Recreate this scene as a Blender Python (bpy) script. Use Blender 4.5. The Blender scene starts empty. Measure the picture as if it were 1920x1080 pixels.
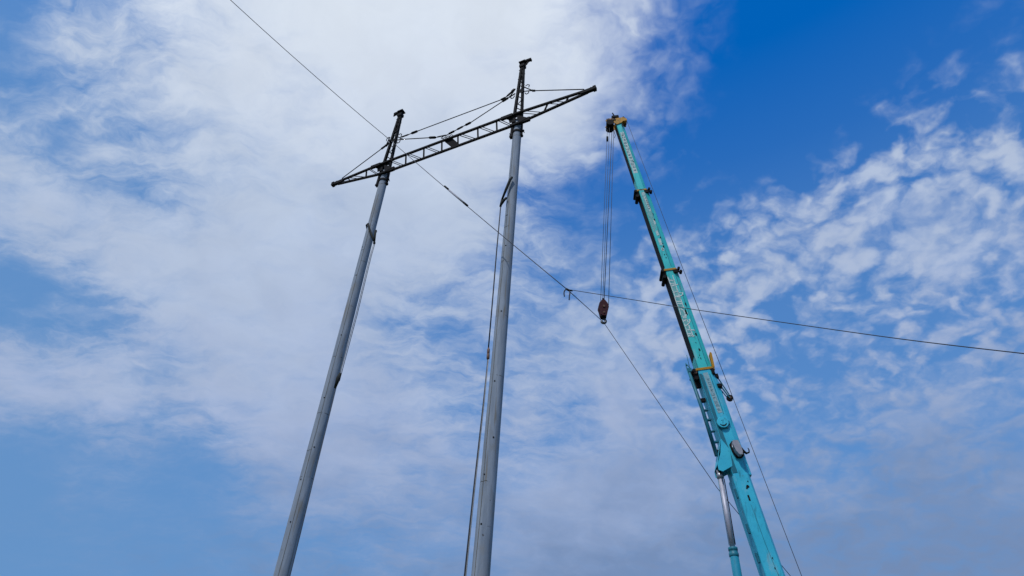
import bpy, bmesh, math, random
from mathutils import Vector, Matrix

random.seed(7)
rad = math.radians
SC = bpy.context.scene
COL = SC.collection

# ------------------------------------------------------------------ camera
cam_d = bpy.data.cameras.new('camera')
cam_d.sensor_width = 36.0
cam_d.lens = 24.0
cam_d.clip_start = 0.1
cam_d.clip_end = 20000.0
cam = bpy.data.objects.new('camera', cam_d)
COL.objects.link(cam)
_R = ((0.9973, -0.0735, 0.0), (-0.0461, -0.6251, -0.7792), (0.0573, 0.7771, -0.6268))
_x = Vector((_R[0][0], _R[1][0], _R[2][0])).normalized()
_z = Vector((_R[0][2], _R[1][2], _R[2][2])).normalized()
_y = _z.cross(_x).normalized()
_x = _y.cross(_z).normalized()
cm = Matrix((( _x.x, _y.x, _z.x, 0.0), (_x.y, _y.y, _z.y, 0.0), (_x.z, _y.z, _z.z, 1.6), (0, 0, 0, 1)))
cam.matrix_world = cm
SC.camera = cam

# ------------------------------------------------------------------ sun + view
SUN_EL, SUN_AZ = 56.0, -146.0            # azimuth measured from +Y, clockwise positive
sd = Vector((math.sin(rad(SUN_AZ)) * math.cos(rad(SUN_EL)), math.cos(rad(SUN_AZ)) * math.cos(rad(SUN_EL)), math.sin(rad(SUN_EL))))
sun_d = bpy.data.lights.new('sun', 'SUN')
sun_d.energy = 2.4
sun_d.angle = rad(2.0)
sun_d.color = (1.0, 0.98, 0.96)
sun = bpy.data.objects.new('sun', sun_d)
COL.objects.link(sun)
sun.rotation_euler = sd.to_track_quat('Z', 'Y').to_euler()
sun.location = (0, 0, 60)
vs = SC.view_settings
SC.display_settings.display_device = 'sRGB'
vs.view_transform = 'Standard'
vs.look = 'None'
vs.exposure = 0.0
vs.gamma = 1.0
vs.use_curve_mapping = False

# ------------------------------------------------------------------ sky
# cloud cover in percent, one row per 3 degrees of elevation from 14; azimuth -66..0 and 0..66 degrees
CLOUD_W = [
    '55 55 55 55 55 55 55 55 55 48 40 33 28 23 20 19 21 26 30 30 30 34 41 48 50 50 50 52 55 58 60 59',
    '55 55 55 55 55 55 55 55 57 55 46 33 21 15 10 21 38 30 26 23 24 36 41 40 41 42 43 49 54 59 60 61',
    '55 55 55 55 55 55 55 54 59 65 67 67 64 50 37 32 34 37 31 17 27 46 56 66 73 66 59 55 57 62 61 62',
    '55 55 55 55 55 55 50 44 39 40 50 65 78 77 77 79 77 64 52 42 61 74 79 79 80 78 73 67 65 66 63 61',
    '55 55 55 55 55 57 59 52 37 25 22 20 27 43 56 65 63 62 69 74 79 80 80 80 79 78 75 73 68 63 60 56',
    '55 55 55 55 56 59 65 66 66 57 37 16 22 32 35 43 67 71 74 75 77 80 80 80 76 72 69 66 61 57 52 55',
    '55 55 55 51 48 52 59 66 74 75 73 73 67 70 77 77 78 80 81 81 83 84 83 79 72 66 60 56 52 47 43 49',
    '55 53 48 46 44 41 42 51 61 69 74 80 72 75 85 84 83 82 84 85 85 85 85 79 72 62 50 44 38 41 43 48',
    '51 46 42 38 36 36 34 32 37 43 24 44 50 44 50 67 77 80 80 81 82 83 83 82 79 75 70 64 59 59 59 54',
    '44 40 36 32 29 26 27 30 36 47 53 55 52 52 60 66 70 76 79 80 80 80 82 85 84 83 80 77 73 69 64 57',
    '38 34 31 27 24 21 20 32 42 52 60 60 61 65 71 71 71 76 80 80 80 81 84 85 85 85 84 82 76 69 60 53',
    '41 37 34 31 28 29 37 45 55 60 60 62 66 71 76 80 79 80 80 80 81 83 85 85 85 85 85 85 81 77 66 50',
    '44 41 38 36 40 45 51 59 60 60 63 67 72 76 80 80 80 80 80 80 84 87 88 88 87 86 85 84 82 80 77 73',
    '48 45 46 48 51 56 58 59 60 63 68 72 77 80 82 83 83 83 81 84 87 90 90 90 89 87 85 85 85 84 84 83',
    '53 52 53 56 57 57 58 60 63 67 70 74 78 80 83 86 88 90 90 89 90 90 90 90 90 90 89 87 86 84 83 82',
    '55 55 56 56 57 58 60 63 65 68 71 74 76 78 81 83 86 87 88 89 90 90 90 90 90 90 90 89 89 87 85 83',
    '55 55 55 56 57 59 61 63 65 67 69 71 74 76 78 79 81 82 83 84 84 85 86 87 87 88 88 89 88 87 86 85',
    '55 55 55 55 56 58 59 61 63 65 66 68 70 72 73 74 75 76 77 78 79 80 80 81 82 82 83 83 82 81 80 79',
    '55 55 55 55 55 55 56 58 59 61 63 64 65 67 68 69 70 71 72 73 73 74 75 75 76 76 77 77 76 75 75 74',
    '55 55 55 55 55 55 55 55 55 56 57 59 60 61 62 63 64 65 66 67 67 68 69 69 70 70 70 70 70 69 69 68',
    '55 55 55 55 55 55 55 55 55 55 55 55 55 55 56 57 58 59 60 60 61 62 62 63 63 63 63 63 63 63 63 62',
]
CLOUD_E = [
    '59 68 74 74 73 73 73 73 73 73 71 69 69 69 69 69 70 70 70 67 65 62 60 57 55 55 55 55 55 55 55 55',
    '61 71 77 77 77 77 77 77 76 75 73 69 69 70 71 71 71 71 71 69 66 64 61 59 56 55 55 55 55 55 55 55',
    '62 74 80 81 81 82 82 80 76 73 69 65 64 65 68 70 71 71 71 69 65 61 58 56 55 55 55 55 55 55 55 55',
    '61 67 73 77 80 84 84 81 74 68 62 57 53 50 51 57 71 60 55 55 55 55 55 55 55 55 55 55 55 55 55 55',
    '56 50 49 53 61 70 70 68 59 53 50 46 41 40 44 55 69 66 55 54 53 53 52 52 51 51 53 55 55 55 55 55',
    '55 62 56 44 59 83 75 65 56 50 49 47 42 41 42 46 51 58 55 50 44 42 41 43 49 54 56 56 55 55 55 55',
    '49 59 62 63 69 75 69 60 52 45 42 40 34 31 33 34 35 35 35 43 45 49 56 60 61 61 60 57 55 55 55 55',
    '48 53 56 60 62 65 65 66 65 65 62 59 46 35 40 46 53 57 61 66 67 66 68 67 63 60 57 56 56 55 55 55',
    '54 50 50 50 50 50 55 64 63 54 54 64 68 70 69 69 69 70 72 75 72 67 63 60 59 58 57 53 51 50 52 55',
    '57 50 46 41 39 37 40 46 45 38 39 54 66 63 60 60 62 65 66 62 59 58 58 58 54 50 46 42 40 41 45 50',
    '53 47 39 31 29 28 26 23 21 22 23 28 28 26 27 33 40 42 44 45 49 47 44 42 39 33 28 28 31 34 39 43',
    '50 35 30 26 22 19 16 14 12 13 13 10 7 6 7 6 8 10 17 22 24 24 25 25 20 18 18 21 24 28 33 37',
    '73 69 65 61 52 42 34 30 25 20 14 9 6 3 3 2 2 2 3 5 5 8 10 9 7 11 16 18 21 24 27 31',
    '83 82 79 77 69 58 49 40 31 24 20 15 11 6 3 2 0 0 0 0 0 0 0 0 5 10 16 23 26 29 32 35',
    '82 81 79 77 72 65 58 49 39 29 24 20 15 10 5 3 2 0 0 0 1 3 5 8 10 14 19 24 30 34 37 40',
    '83 81 78 76 71 66 61 53 44 34 29 25 21 16 11 6 5 5 5 7 9 11 13 16 18 21 24 28 32 37 41 45',
    '85 82 79 76 71 67 62 56 47 39 33 29 26 24 20 17 14 14 15 15 17 19 21 24 26 29 31 34 38 41 45 49',
    '79 77 75 72 69 65 62 58 51 45 39 36 34 32 30 27 25 24 24 25 26 27 30 32 34 37 39 42 45 48 51 55',
    '74 72 70 69 66 64 61 59 54 50 46 41 40 39 38 37 35 35 34 34 35 37 38 40 42 45 47 50 52 55 55 55',
    '68 67 66 65 63 62 60 58 56 53 51 48 46 45 45 44 44 44 44 44 45 46 47 49 51 53 55 55 55 55 55 55',
    '62 62 61 61 60 59 58 57 56 55 54 53 52 51 51 51 51 51 52 53 53 55 55 55 55 55 55 55 55 55 55 55',
]



def srgb(r, g, b):
    def f(c):
        c /= 255.0
        return c / 12.92 if c <= 0.04045 else ((c + 0.055) / 1.055) ** 2.4
    return (f(r), f(g), f(b), 1.0)


class NT:
    """thin helper round a node tree"""
    def __init__(s, tree):
        s.t = tree
        s.t.nodes.clear()

    def n(s, kind, **kw):
        nd = s.t.nodes.new(kind)
        for k, v in kw.items():
            setattr(nd, k, v)
        return nd

    def put(s, sock, v):
        if isinstance(v, bpy.types.NodeSocket):
            s.t.links.new(v, sock)
        elif v is not None:
            sock.default_value = v

    def math(s, op, a, b=None, c=None, clamp=False):
        nd = s.n('ShaderNodeMath', operation=op, use_clamp=clamp)
        s.put(nd.inputs[0], a)
        s.put(nd.inputs[1], b)
        if c is not None:
            s.put(nd.inputs[2], c)
        return nd.outputs[0]

    def vmath(s, op, a, b=None):
        nd = s.n('ShaderNodeVectorMath', operation=op)
        s.put(nd.inputs[0], a)
        if b is not None:
            s.put(nd.inputs[1], b)
        return nd.outputs['Value'] if op in ('DOT_PRODUCT', 'LENGTH') else nd.outputs[0]

    def scale(s, v, k):
        nd = s.n('ShaderNodeVectorMath', operation='SCALE')
        s.put(nd.inputs[0], v)
        s.put(nd.inputs['Scale'], k)
        return nd.outputs[0]

    def noise(s, vec, scale, detail=4.0, rough=0.55, lac=2.0, dist=0.0, out='Fac'):
        nd = s.n('ShaderNodeTexNoise')
        s.put(nd.inputs['Vector'], vec)
        nd.inputs['Scale'].default_value = scale
        nd.inputs['Detail'].default_value = detail
        nd.inputs['Roughness'].default_value = rough
        nd.inputs['Lacunarity'].default_value = lac
        nd.inputs['Distortion'].default_value = dist
        return nd.outputs[out]

    def mapping(s, vec, loc=(0, 0, 0), rot=(0, 0, 0), sca=(1, 1, 1)):
        nd = s.n('ShaderNodeMapping')
        s.put(nd.inputs['Vector'], vec)
        nd.inputs['Location'].default_value = loc
        nd.inputs['Rotation'].default_value = rot
        nd.inputs['Scale'].default_value = sca
        return nd.outputs[0]

    def rng(s, v, a, b, c=0.0, d=1.0, interp='SMOOTHSTEP'):
        nd = s.n('ShaderNodeMapRange', interpolation_type=interp)
        s.put(nd.inputs['Value'], v)
        for i, q in enumerate((a, b, c, d)):
            s.put(nd.inputs[1 + i], q)
        return nd.outputs[0]

    def mix(s, f, a, b, blend='MIX'):
        nd = s.n('ShaderNodeMix', data_type='RGBA', blend_type=blend)
        s.put(nd.inputs[0], f)
        s.put(nd.inputs[6], a)
        s.put(nd.inputs[7], b)
        return nd.outputs[2]

    def mixf(s, f, a, b):
        nd = s.n('ShaderNodeMix', data_type='FLOAT')
        s.put(nd.inputs[0], f)
        s.put(nd.inputs[2], a)
        s.put(nd.inputs[3], b)
        return nd.outputs[0]

    def ramp(s, f, stops, interp='LINEAR'):
        nd = s.n('ShaderNodeValToRGB')
        cr = nd.color_ramp
        cr.interpolation = interp
        while len(cr.elements) < len(stops):
            cr.elements.new(0.5)
        for e, (p, c) in zip(cr.elements, stops):
            e.position = p
        for e, (p, c) in zip(cr.elements, stops):
            e.color = c if isinstance(c, tuple) else (c, c, c, 1.0)
        s.put(nd.inputs[0], f)
        return nd.outputs[0]


def build_sky():
    w = bpy.data.worlds.new('World')
    SC.world = w
    w.use_nodes = True
    g = NT(w.node_tree)
    out = g.n('ShaderNodeOutputWorld')
    tc = g.n('ShaderNodeTexCoord')
    d = tc.outputs['Generated']
    sx = g.n('ShaderNodeSeparateXYZ')
    g.put(sx.inputs[0], d)
    X, Y, Z = sx.outputs[0], sx.outputs[1], sx.outputs[2]

    # clear sky
    sky = g.n('ShaderNodeTexSky', sky_type='NISHITA', sun_disc=False)
    sky.sun_elevation = rad(SUN_EL)
    sky.sun_rotation = rad(SUN_AZ)
    sky.air_density = 1.0
    sky.dust_density = 0.6
    sky.ozone_density = 3.0
    el0 = g.math('ARCSINE', Z)
    deep = g.mix(1.0, sky.outputs[0], (0.006, 1.12, 2.34, 1.0), 'MULTIPLY')
    hz = tuple(c / SKY_STRENGTH for c in (0.140, 0.293, 0.550)) + (1.0,)
    thin = g.ramp(g.math('DIVIDE', el0, rad(90)), [(0.0, 0.92), (15 / 90, 0.88), (28 / 90, 0.70), (36 / 90, 0.56), (42 / 90, 0.38), (48 / 90, 0.16), (56 / 90, 0.0)])
    west = g.rng(g.math('ARCTAN2', X, Y), rad(0), rad(-42), 0.0, 0.55)                 # the veil is thicker on the left
    thin = g.math('SUBTRACT', 1.0, g.math('MULTIPLY', g.math('SUBTRACT', 1.0, thin), g.math('SUBTRACT', 1.0, west)))
    hazed = g.mix(thin, deep, hz)
    bg_sky = g.n('ShaderNodeBackground')
    g.put(bg_sky.inputs[0], hazed)
    bg_sky.inputs[1].default_value = SKY_STRENGTH

    # cloud deck: where the cover is thick or thin
    el = g.math('ARCSINE', Z)
    az = g.math('ARCTAN2', X, Y)
    deck_k = g.math('DIVIDE', 1.0, g.math('ADD', g.math('MAXIMUM', Z, 0.0), 0.30))
    cv = g.n('ShaderNodeCombineXYZ')
    g.put(cv.inputs[0], g.math('MULTIPLY', X, deck_k))
    g.put(cv.inputs[1], g.math('MULTIPLY', Y, deck_k))
    deck = cv.outputs[0]
    wn = g.n('ShaderNodeSeparateColor')
    g.put(wn.inputs[0], g.noise(deck, 8.0, 5.0, 0.6, out='Color'))
    az_w = g.math('ADD', az, g.math('MULTIPLY', g.math('SUBTRACT', wn.outputs[0], 0.5), 0.085))
    el_w = g.math('ADD', el, g.math('MULTIPLY', g.math('SUBTRACT', wn.outputs[1], 0.5), 0.065))
    t = g.math('DIVIDE', g.math('SUBTRACT', el_w, rad(14.0)), rad(3.0))
    t = g.math('MINIMUM', g.math('MAXIMUM', t, 0.0), len(CLOUD_W) - 1.0)
    uw = g.math('DIVIDE', g.math('ADD', az_w, rad(66.0)), rad(66.0), clamp=True)
    ue = g.math('DIVIDE', az_w, rad(66.0), clamp=True)
    east = g.math('GREATER_THAN', az_w, 0.0)
    acc = None
    for i, (rw_, re_) in enumerate(zip(CLOUD_W, CLOUD_E)):
        pair = []
        for uu, row in ((uw, rw_), (ue, re_)):
            vals = [int(q) / 100.0 for q in row.split()]
            pair.append(g.ramp(uu, [(k / (len(vals) - 1.0), v) for k, v in enumerate(vals)]))
        r = g.mixf(east, pair[0], pair[1])
        hat = g.math('SUBTRACT', 1.0, g.math('ABSOLUTE', g.math('SUBTRACT', t, float(i))), clamp=True)
        m = g.math('MULTIPLY', hat, r)
        acc = m if acc is None else g.math('ADD', acc, m)
    cover = acc

    # puffs and wisps
    warp = g.scale(g.vmath('SUBTRACT', g.noise(deck, 11.0, 4.0, 0.55, out='Color'), (0.5, 0.5, 0.5)), 0.09)
    pd = g.vmath('ADD', deck, warp)
    puff = g.noise(pd, 20.0, 8.0, 0.55)
    vo = g.n('ShaderNodeTexVoronoi', feature='SMOOTH_F1')
    g.put(vo.inputs['Vector'], g.vmath('ADD', pd, g.scale(warp, 0.6)))
    vo.inputs['Scale'].default_value = 29.0
    vo.inputs['Smoothness'].default_value = 0.6
    lump = g.math('SUBTRACT', 0.95, vo.outputs['Distance'])
    wd = g.mapping(pd, rot=(0, 0, rad(52)), sca=(1.0, 2.2, 1.0))
    wisp = g.math('ADD', g.math('MULTIPLY', g.noise(wd, 9.0, 9.0, 0.62), 0.72), g.math('MULTIPLY', g.noise(g.mapping(wd, (2, 5, 1)), 25.0, 6.0, 0.58), 0.28))
    right = g.rng(az, rad(0.0), rad(20.0))                 # the right half is broken into puffs
    low = g.rng(el, rad(22.0), rad(33.0))                  # and melts into a veil low down
    detail = g.mixf(right, wisp, g.math('ADD', g.math('MULTIPLY', puff, 0.68), g.math('MULTIPLY', lump, 0.32)))
    amp = g.mixf(right, g.mixf(g.rng(el, rad(17), rad(27)), 1.1, 1.85), g.mixf(g.rng(el, rad(45), rad(55)), g.mixf(low, 1.7, 3.0), 1.8))
    dd = g.math('MULTIPLY', g.math('SUBTRACT', detail, 0.5), amp)
    body = g.math('SUBTRACT', 1.0, g.math('ABSOLUTE', g.math('SUBTRACT', g.math('MULTIPLY', cover, 2.0), 1.0)))
    dd = g.math('MULTIPLY', dd, g.math('ADD', g.math('MULTIPLY', body, 0.9), 0.08))
    alpha = g.math('ADD', cover, dd, clamp=True)
    alpha = g.rng(alpha, g.mixf(right, 0.15, g.mixf(g.rng(el, rad(45), rad(55)), g.mixf(low, 0.03, 0.13), 0.05)), g.mixf(right, 0.90, g.mixf(low, 0.96, 0.97)), 0.0, 0.97)

    # brightness of the clouds: brighter high up and on the left, greyer low down
    gl = g.math('ADD', el, g.math('MULTIPLY', g.math('SUBTRACT', g.noise(pd, 6.0, 5.0, 0.55), 0.5), rad(16)))
    gl = g.math('SUBTRACT', gl, g.math('MULTIPLY', g.rng(az, rad(-5), rad(35)), rad(6.0)))
    gl = g.math('ADD', gl, g.math('MULTIPLY', g.rng(az, rad(-12), rad(-38)), rad(4.5)))
    gl = g.math('DIVIDE', gl, rad(90))
    ccol = g.ramp(gl, [
        (0.00, srgb(110, 132, 170)),
        (14 / 90, srgb(120, 143, 182)),
        (19 / 90, srgb(142, 162, 199)),
        (26 / 90, srgb(165, 181, 213)),
        (36 / 90, srgb(178, 193, 219)),
        (45 / 90, srgb(188, 202, 224)),
        (54 / 90, srgb(212, 222, 237)),
        (64 / 90, srgb(222, 231, 242))])
    sh = g.math('ADD', 0.90, g.math('MULTIPLY', g.noise(g.mapping(pd, (5, 2, 1)), 11.0, 6.0, 0.55), 0.20))
    ccol = g.mix(1.0, ccol, sh, 'MULTIPLY')
    bg_cl = g.n('ShaderNodeBackground')
    g.put(bg_cl.inputs[0], ccol)
    bg_cl.inputs[1].default_value = 1.0
    mx = g.n('ShaderNodeMixShader')
    g.put(mx.inputs[0], alpha)
    g.t.links.new(bg_sky.outputs[0], mx.inputs[1])
    g.t.links.new(bg_cl.outputs[0], mx.inputs[2])
    g.t.links.new(mx.outputs[0], out.inputs[0])
    w.cycles.sampling_method = 'MANUAL'
    w.cycles.sample_map_resolution = 512


SKY_STRENGTH = 0.085
build_sky()

# ------------------------------------------------------------------ materials
def mat_base(name):
    m = bpy.data.materials.new(name)
    m.use_nodes = True
    g = NT(m.node_tree)
    out = g.n('ShaderNodeOutputMaterial')
    p = g.n('ShaderNodeBsdfPrincipled')
    g.t.links.new(p.outputs[0], out.inputs[0])
    tc = g.n('ShaderNodeTexCoord')
    return m, g, p, tc.outputs['Object']


def bump(g, p, h, strength=0.3, dist=0.01):
    b = g.n('ShaderNodeBump')
    b.inputs['Strength'].default_value = strength
    b.inputs['Distance'].default_value = dist
    g.put(b.inputs['Height'], h)
    g.t.links.new(b.outputs[0], p.inputs['Normal'])


def mat_concrete():
    m, g, p, co = mat_base('spun concrete')
    streak = g.noise(g.mapping(co, sca=(1, 1, 0.10)), 9.0, 6.0, 0.6)
    fine = g.noise(co, 40.0, 5.0, 0.6)
    blot = g.noise(g.mapping(co, (4, 1, 2), sca=(1, 1, 0.45)), 2.3, 5.0, 0.6)
    c = g.ramp(streak, [(0.30, (0.165, 0.205, 0.260, 1)), (0.70, (0.300, 0.345, 0.405, 1))])
    c = g.mix(g.rng(blot, 0.50, 0.72), c, (0.225, 0.235, 0.245, 1))
    c = g.mix(g.rng(fine, 0.60, 0.72, 0, 0.5), c, (0.14, 0.14, 0.135, 1))
    # thin form-joint lines round the shaft and rusty runs below them
    sep = g.n('ShaderNodeSeparateXYZ')
    g.put(sep.inputs[0], co)
    zz = g.math('ADD', sep.outputs[2], g.math('MULTIPLY', g.noise(co, 3.0, 2.0), 0.06))
    fr = g.math('FRACT', g.math('DIVIDE', zz, 2.17))
    ring = g.math('LESS_THAN', g.math('ABSOLUTE', g.math('SUBTRACT', fr, 0.5)), 0.006)
    ring = g.math('MULTIPLY', ring, g.rng(g.noise(co, 5.0, 3.0), 0.48, 0.56))
    c = g.mix(g.math('MULTIPLY', ring, 0.85), c, (0.06, 0.06, 0.06, 1))
    run = g.noise(g.mapping(co, (9, 3, 1), sca=(1, 1, 0.05)), 13.0, 3.0, 0.5)
    c = g.mix(g.rng(run, 0.60, 0.72, 0, 0.65), c, (0.17, 0.135, 0.085, 1))
    spot = g.noise(co, 7.0, 2.0, 0.5)
    c = g.mix(g.rng(spot, 0.735, 0.76, 0, 0.8), c, (0.05, 0.05, 0.055, 1))
    g.put(p.inputs['Base Color'], c)
    p.inputs['Roughness'].default_value = 0.86
    bump(g, p, g.math('ADD', fine, streak), 0.35, 0.006)
    return m


def mat_paint(name, col, light, dark, rust=0.70, rough=0.42, faded=(0.36, 0.50, 0.52, 1)):
    m, g, p, co = mat_base(name)
    a = g.noise(co, 1.1, 5.0, 0.6)
    b = g.noise(co, 9.0, 6.0, 0.65)
    c = g.mix(g.rng(a, 0.35, 0.65), col, light)
    c = g.mix(g.rng(b, 0.52, 0.75, 0, 0.55), c, dark)
    chip = g.noise(g.mapping(co, (2, 5, 1)), 5.5, 6.0, 0.62)
    c = g.mix(g.rng(chip, rust, rust + 0.025), c, (0.045, 0.030, 0.022, 1))
    fade = g.noise(g.mapping(co, (7, 1, 3), sca=(1, 1, .4)), 3.2, 4.0, 0.6)
    c = g.mix(g.rng(fade, 0.56, 0.70, 0, 0.35), c, faded)
    grime = g.noise(g.mapping(co, (1, 8, 2), sca=(1, 1, .12)), 12.0, 5.0, 0.6)
    c = g.mix(g.rng(grime, 0.55, 0.70, 0, 0.45), c, (0.02, 0.05, 0.055, 1))
    g.put(p.inputs['Base Color'], c)
    g.put(p.inputs['Roughness'], g.mixf(b, rough - 0.1, rough + 0.25))
    p.inputs['Specular IOR Level'].default_value = 0.3
    bump(g, p, b, 0.12, 0.004)
    return m


def mat_steel(name, c1, c2, rough=0.6, metal=0.0, scale=14.0):
    m, g, p, co = mat_base(name)
    a = g.noise(co, scale, 6.0, 0.62)
    g.put(p.inputs['Base Color'], g.ramp(a, [(0.35, c1), (0.68, c2)]))
    g.put(p.inputs['Roughness'], g.mixf(a, rough - 0.12, rough + 0.15))
    p.inputs['Metallic'].default_value = metal
    if c2[0] < 0.05 or 'red' in name:
        p.inputs['Specular IOR Level'].default_value = 0.2
    bump(g, p, a, 0.2, 0.003)
    return m


def mat_decal(name, c1, c2, wear, lo=0.50):
    m, g, p, co = mat_base(name)
    a = g.noise(co, 12.0, 6.0, 0.65)
    c = g.mix(g.rng(a, 0.35, 0.65), c1, c2)
    c = g.mix(g.rng(g.noise(g.mapping(co, (3, 3, 8)), 16.0, 5.0, 0.6), lo, lo + 0.12), c, wear)
    g.put(p.inputs['Base Color'], c)
    p.inputs['Roughness'].default_value = 0.55
    return m


def mat_rope(name, c1, c2):
    m, g, p, co = mat_base(name)
    a = g.noise(co, 6.0, 4.0, 0.6)
    b = g.noise(co, 40.0, 3.0, 0.6)
    c = g.mix(b, c1, c2)
    c = g.mix(g.rng(a, 0.5, 0.7, 0, 0.4), c, (0.05, 0.045, 0.04, 1))
    g.put(p.inputs['Base Color'], c)
    p.inputs['Roughness'].default_value = 0.7
    return m


def mat_ground():
    m, g, p, co = mat_base('dry field')
    a = g.noise(co, 0.04, 8.0, 0.6)
    b = g.noise(co, 2.2, 8.0, 0.65)
    c = g.mix(g.rng(a, 0.42, 0.58), (0.055, 0.070, 0.028, 1), (0.115, 0.095, 0.060, 1))
    c = g.mix(g.rng(b, 0.4, 0.7), c, (0.045, 0.055, 0.022, 1))
    g.put(p.inputs['Base Color'], c)
    p.inputs['Roughness'].default_value = 0.95
    bump(g, p, b, 0.8, 0.08)
    return m


M_CONC = mat_concrete()
M_TEAL = mat_paint('teal crane paint', (0.036, 0.450, 0.620, 1), (0.050, 0.520, 0.690, 1), (0.020, 0.300, 0.420, 1), 0.70)
M_BARREL = mat_paint('blue green cylinder paint', (0.008, 0.170, 0.260, 1), (0.012, 0.210, 0.310, 1), (0.006, 0.11, 0.18, 1), 0.72)
M_TEALU = mat_paint('turquoise paint on the telescopic sections', (0.030, 0.500, 0.500, 1), (0.042, 0.570, 0.560, 1), (0.018, 0.350, 0.380, 1), 0.70)
M_TEALD = mat_paint('teal paint on jib tubes', (0.012, 0.140, 0.200, 1), (0.016, 0.175, 0.24, 1), (0.01, 0.10, 0.13, 1), 0.70)
M_YEL = mat_paint('yellow collar paint', (0.45, 0.215, 0.004, 1), (0.54, 0.26, 0.006, 1), (0.13, 0.07, 0.02, 1), 0.62, 0.42, (0.50, 0.27, 0.012, 1))
M_IRON = mat_steel('weathered dark steel', (0.004, 0.004, 0.006, 1), (0.013, 0.012, 0.013, 1), 0.85)
M_BLACK = mat_steel('greasy black steel', (0.003, 0.003, 0.004, 1), (0.010, 0.009, 0.009, 1), 0.8)
M_UNDER = mat_steel('boom underside shade', (0.004, 0.005, 0.006, 1), (0.010, 0.011, 0.012, 1), 0.8)  # near black: shade of the boom underside put into the colour
M_RUSTY = mat_steel('rusty sheave', (0.05, 0.022, 0.014, 1), (0.13, 0.06, 0.03, 1), 0.7)
M_RED = mat_steel('dark red hook paint', (0.016, 0.002, 0.003, 1), (0.075, 0.006, 0.009, 1), 0.5)
M_CHROME = mat_steel('polished rod', (0.36, 0.36, 0.43, 1), (0.48, 0.48, 0.54, 1), 0.5, 0.25, 5.0)
M_BRIGHT = mat_steel('bare steel', (0.25, 0.26, 0.27, 1), (0.45, 0.46, 0.47, 1), 0.38, 0.8)
M_GREY = mat_steel('grey housing', (0.26, 0.26, 0.30, 1), (0.34, 0.34, 0.38, 1), 0.6)
M_ROPE = mat_rope('steel wire rope', (0.012, 0.014, 0.022, 1), (0.045, 0.052, 0.070, 1))
M_ROPEL = mat_rope('pale fibre rope', (0.22, 0.23, 0.24, 1), (0.36, 0.36, 0.36, 1))
M_ROPEK = mat_rope('dark fibre rope', (0.010, 0.012, 0.018, 1), (0.028, 0.03, 0.036, 1))
M_SLING = mat_steel('dark webbing sling', (0.012, 0.014, 0.014, 1), (0.035, 0.04, 0.034, 1), 0.8)
M_BROWN = mat_steel('brown turnbuckle', (0.05, 0.025, 0.015, 1), (0.20, 0.09, 0.04, 1), 0.6)
M_WHITE = mat_decal('worn white lettering', (0.50, 0.62, 0.60, 1), (0.70, 0.74, 0.70, 1), (0.10, 0.36, 0.37, 1), 0.56)
M_PANEL = mat_decal('worn pale panel', (0.42, 0.55, 0.54, 1), (0.56, 0.62, 0.58, 1), (0.16, 0.40, 0.40, 1), 0.50)
M_PANELB = mat_decal('faded grey panel', (0.20, 0.38, 0.43, 1), (0.30, 0.44, 0.48, 1), (0.07, 0.30, 0.34, 1), 0.55)
M_FADE = mat_decal('faded turquoise band', (0.10, 0.37, 0.36, 1), (0.17, 0.44, 0.41, 1), (0.03, 0.28, 0.30, 1), 0.50)
M_MARK = mat_decal('dark lettering', (0.03, 0.12, 0.16, 1), (0.06, 0.16, 0.20, 1), (0.3, 0.42, 0.44, 1), 0.62)
M_SEAM = mat_steel('stained seam', (0.07, 0.065, 0.055, 1), (0.15, 0.14, 0.11, 1), 0.9)
M_STEELD = mat_steel('dark forged steel', (0.03, 0.035, 0.04, 1), (0.10, 0.11, 0.12, 1), 0.4, 0.5)
M_TYRE = mat_steel('tyre rubber', (0.012, 0.012, 0.012, 1), (0.03, 0.03, 0.03, 1), 0.85)
M_GLASS = mat_steel('dark cab glass', (0.01, 0.014, 0.018, 1), (0.02, 0.025, 0.03, 1), 0.15)


# ------------------------------------------------------------------ mesh helpers
def V(*a):
    return Vector(a if len(a) > 1 else a[0])


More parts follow.
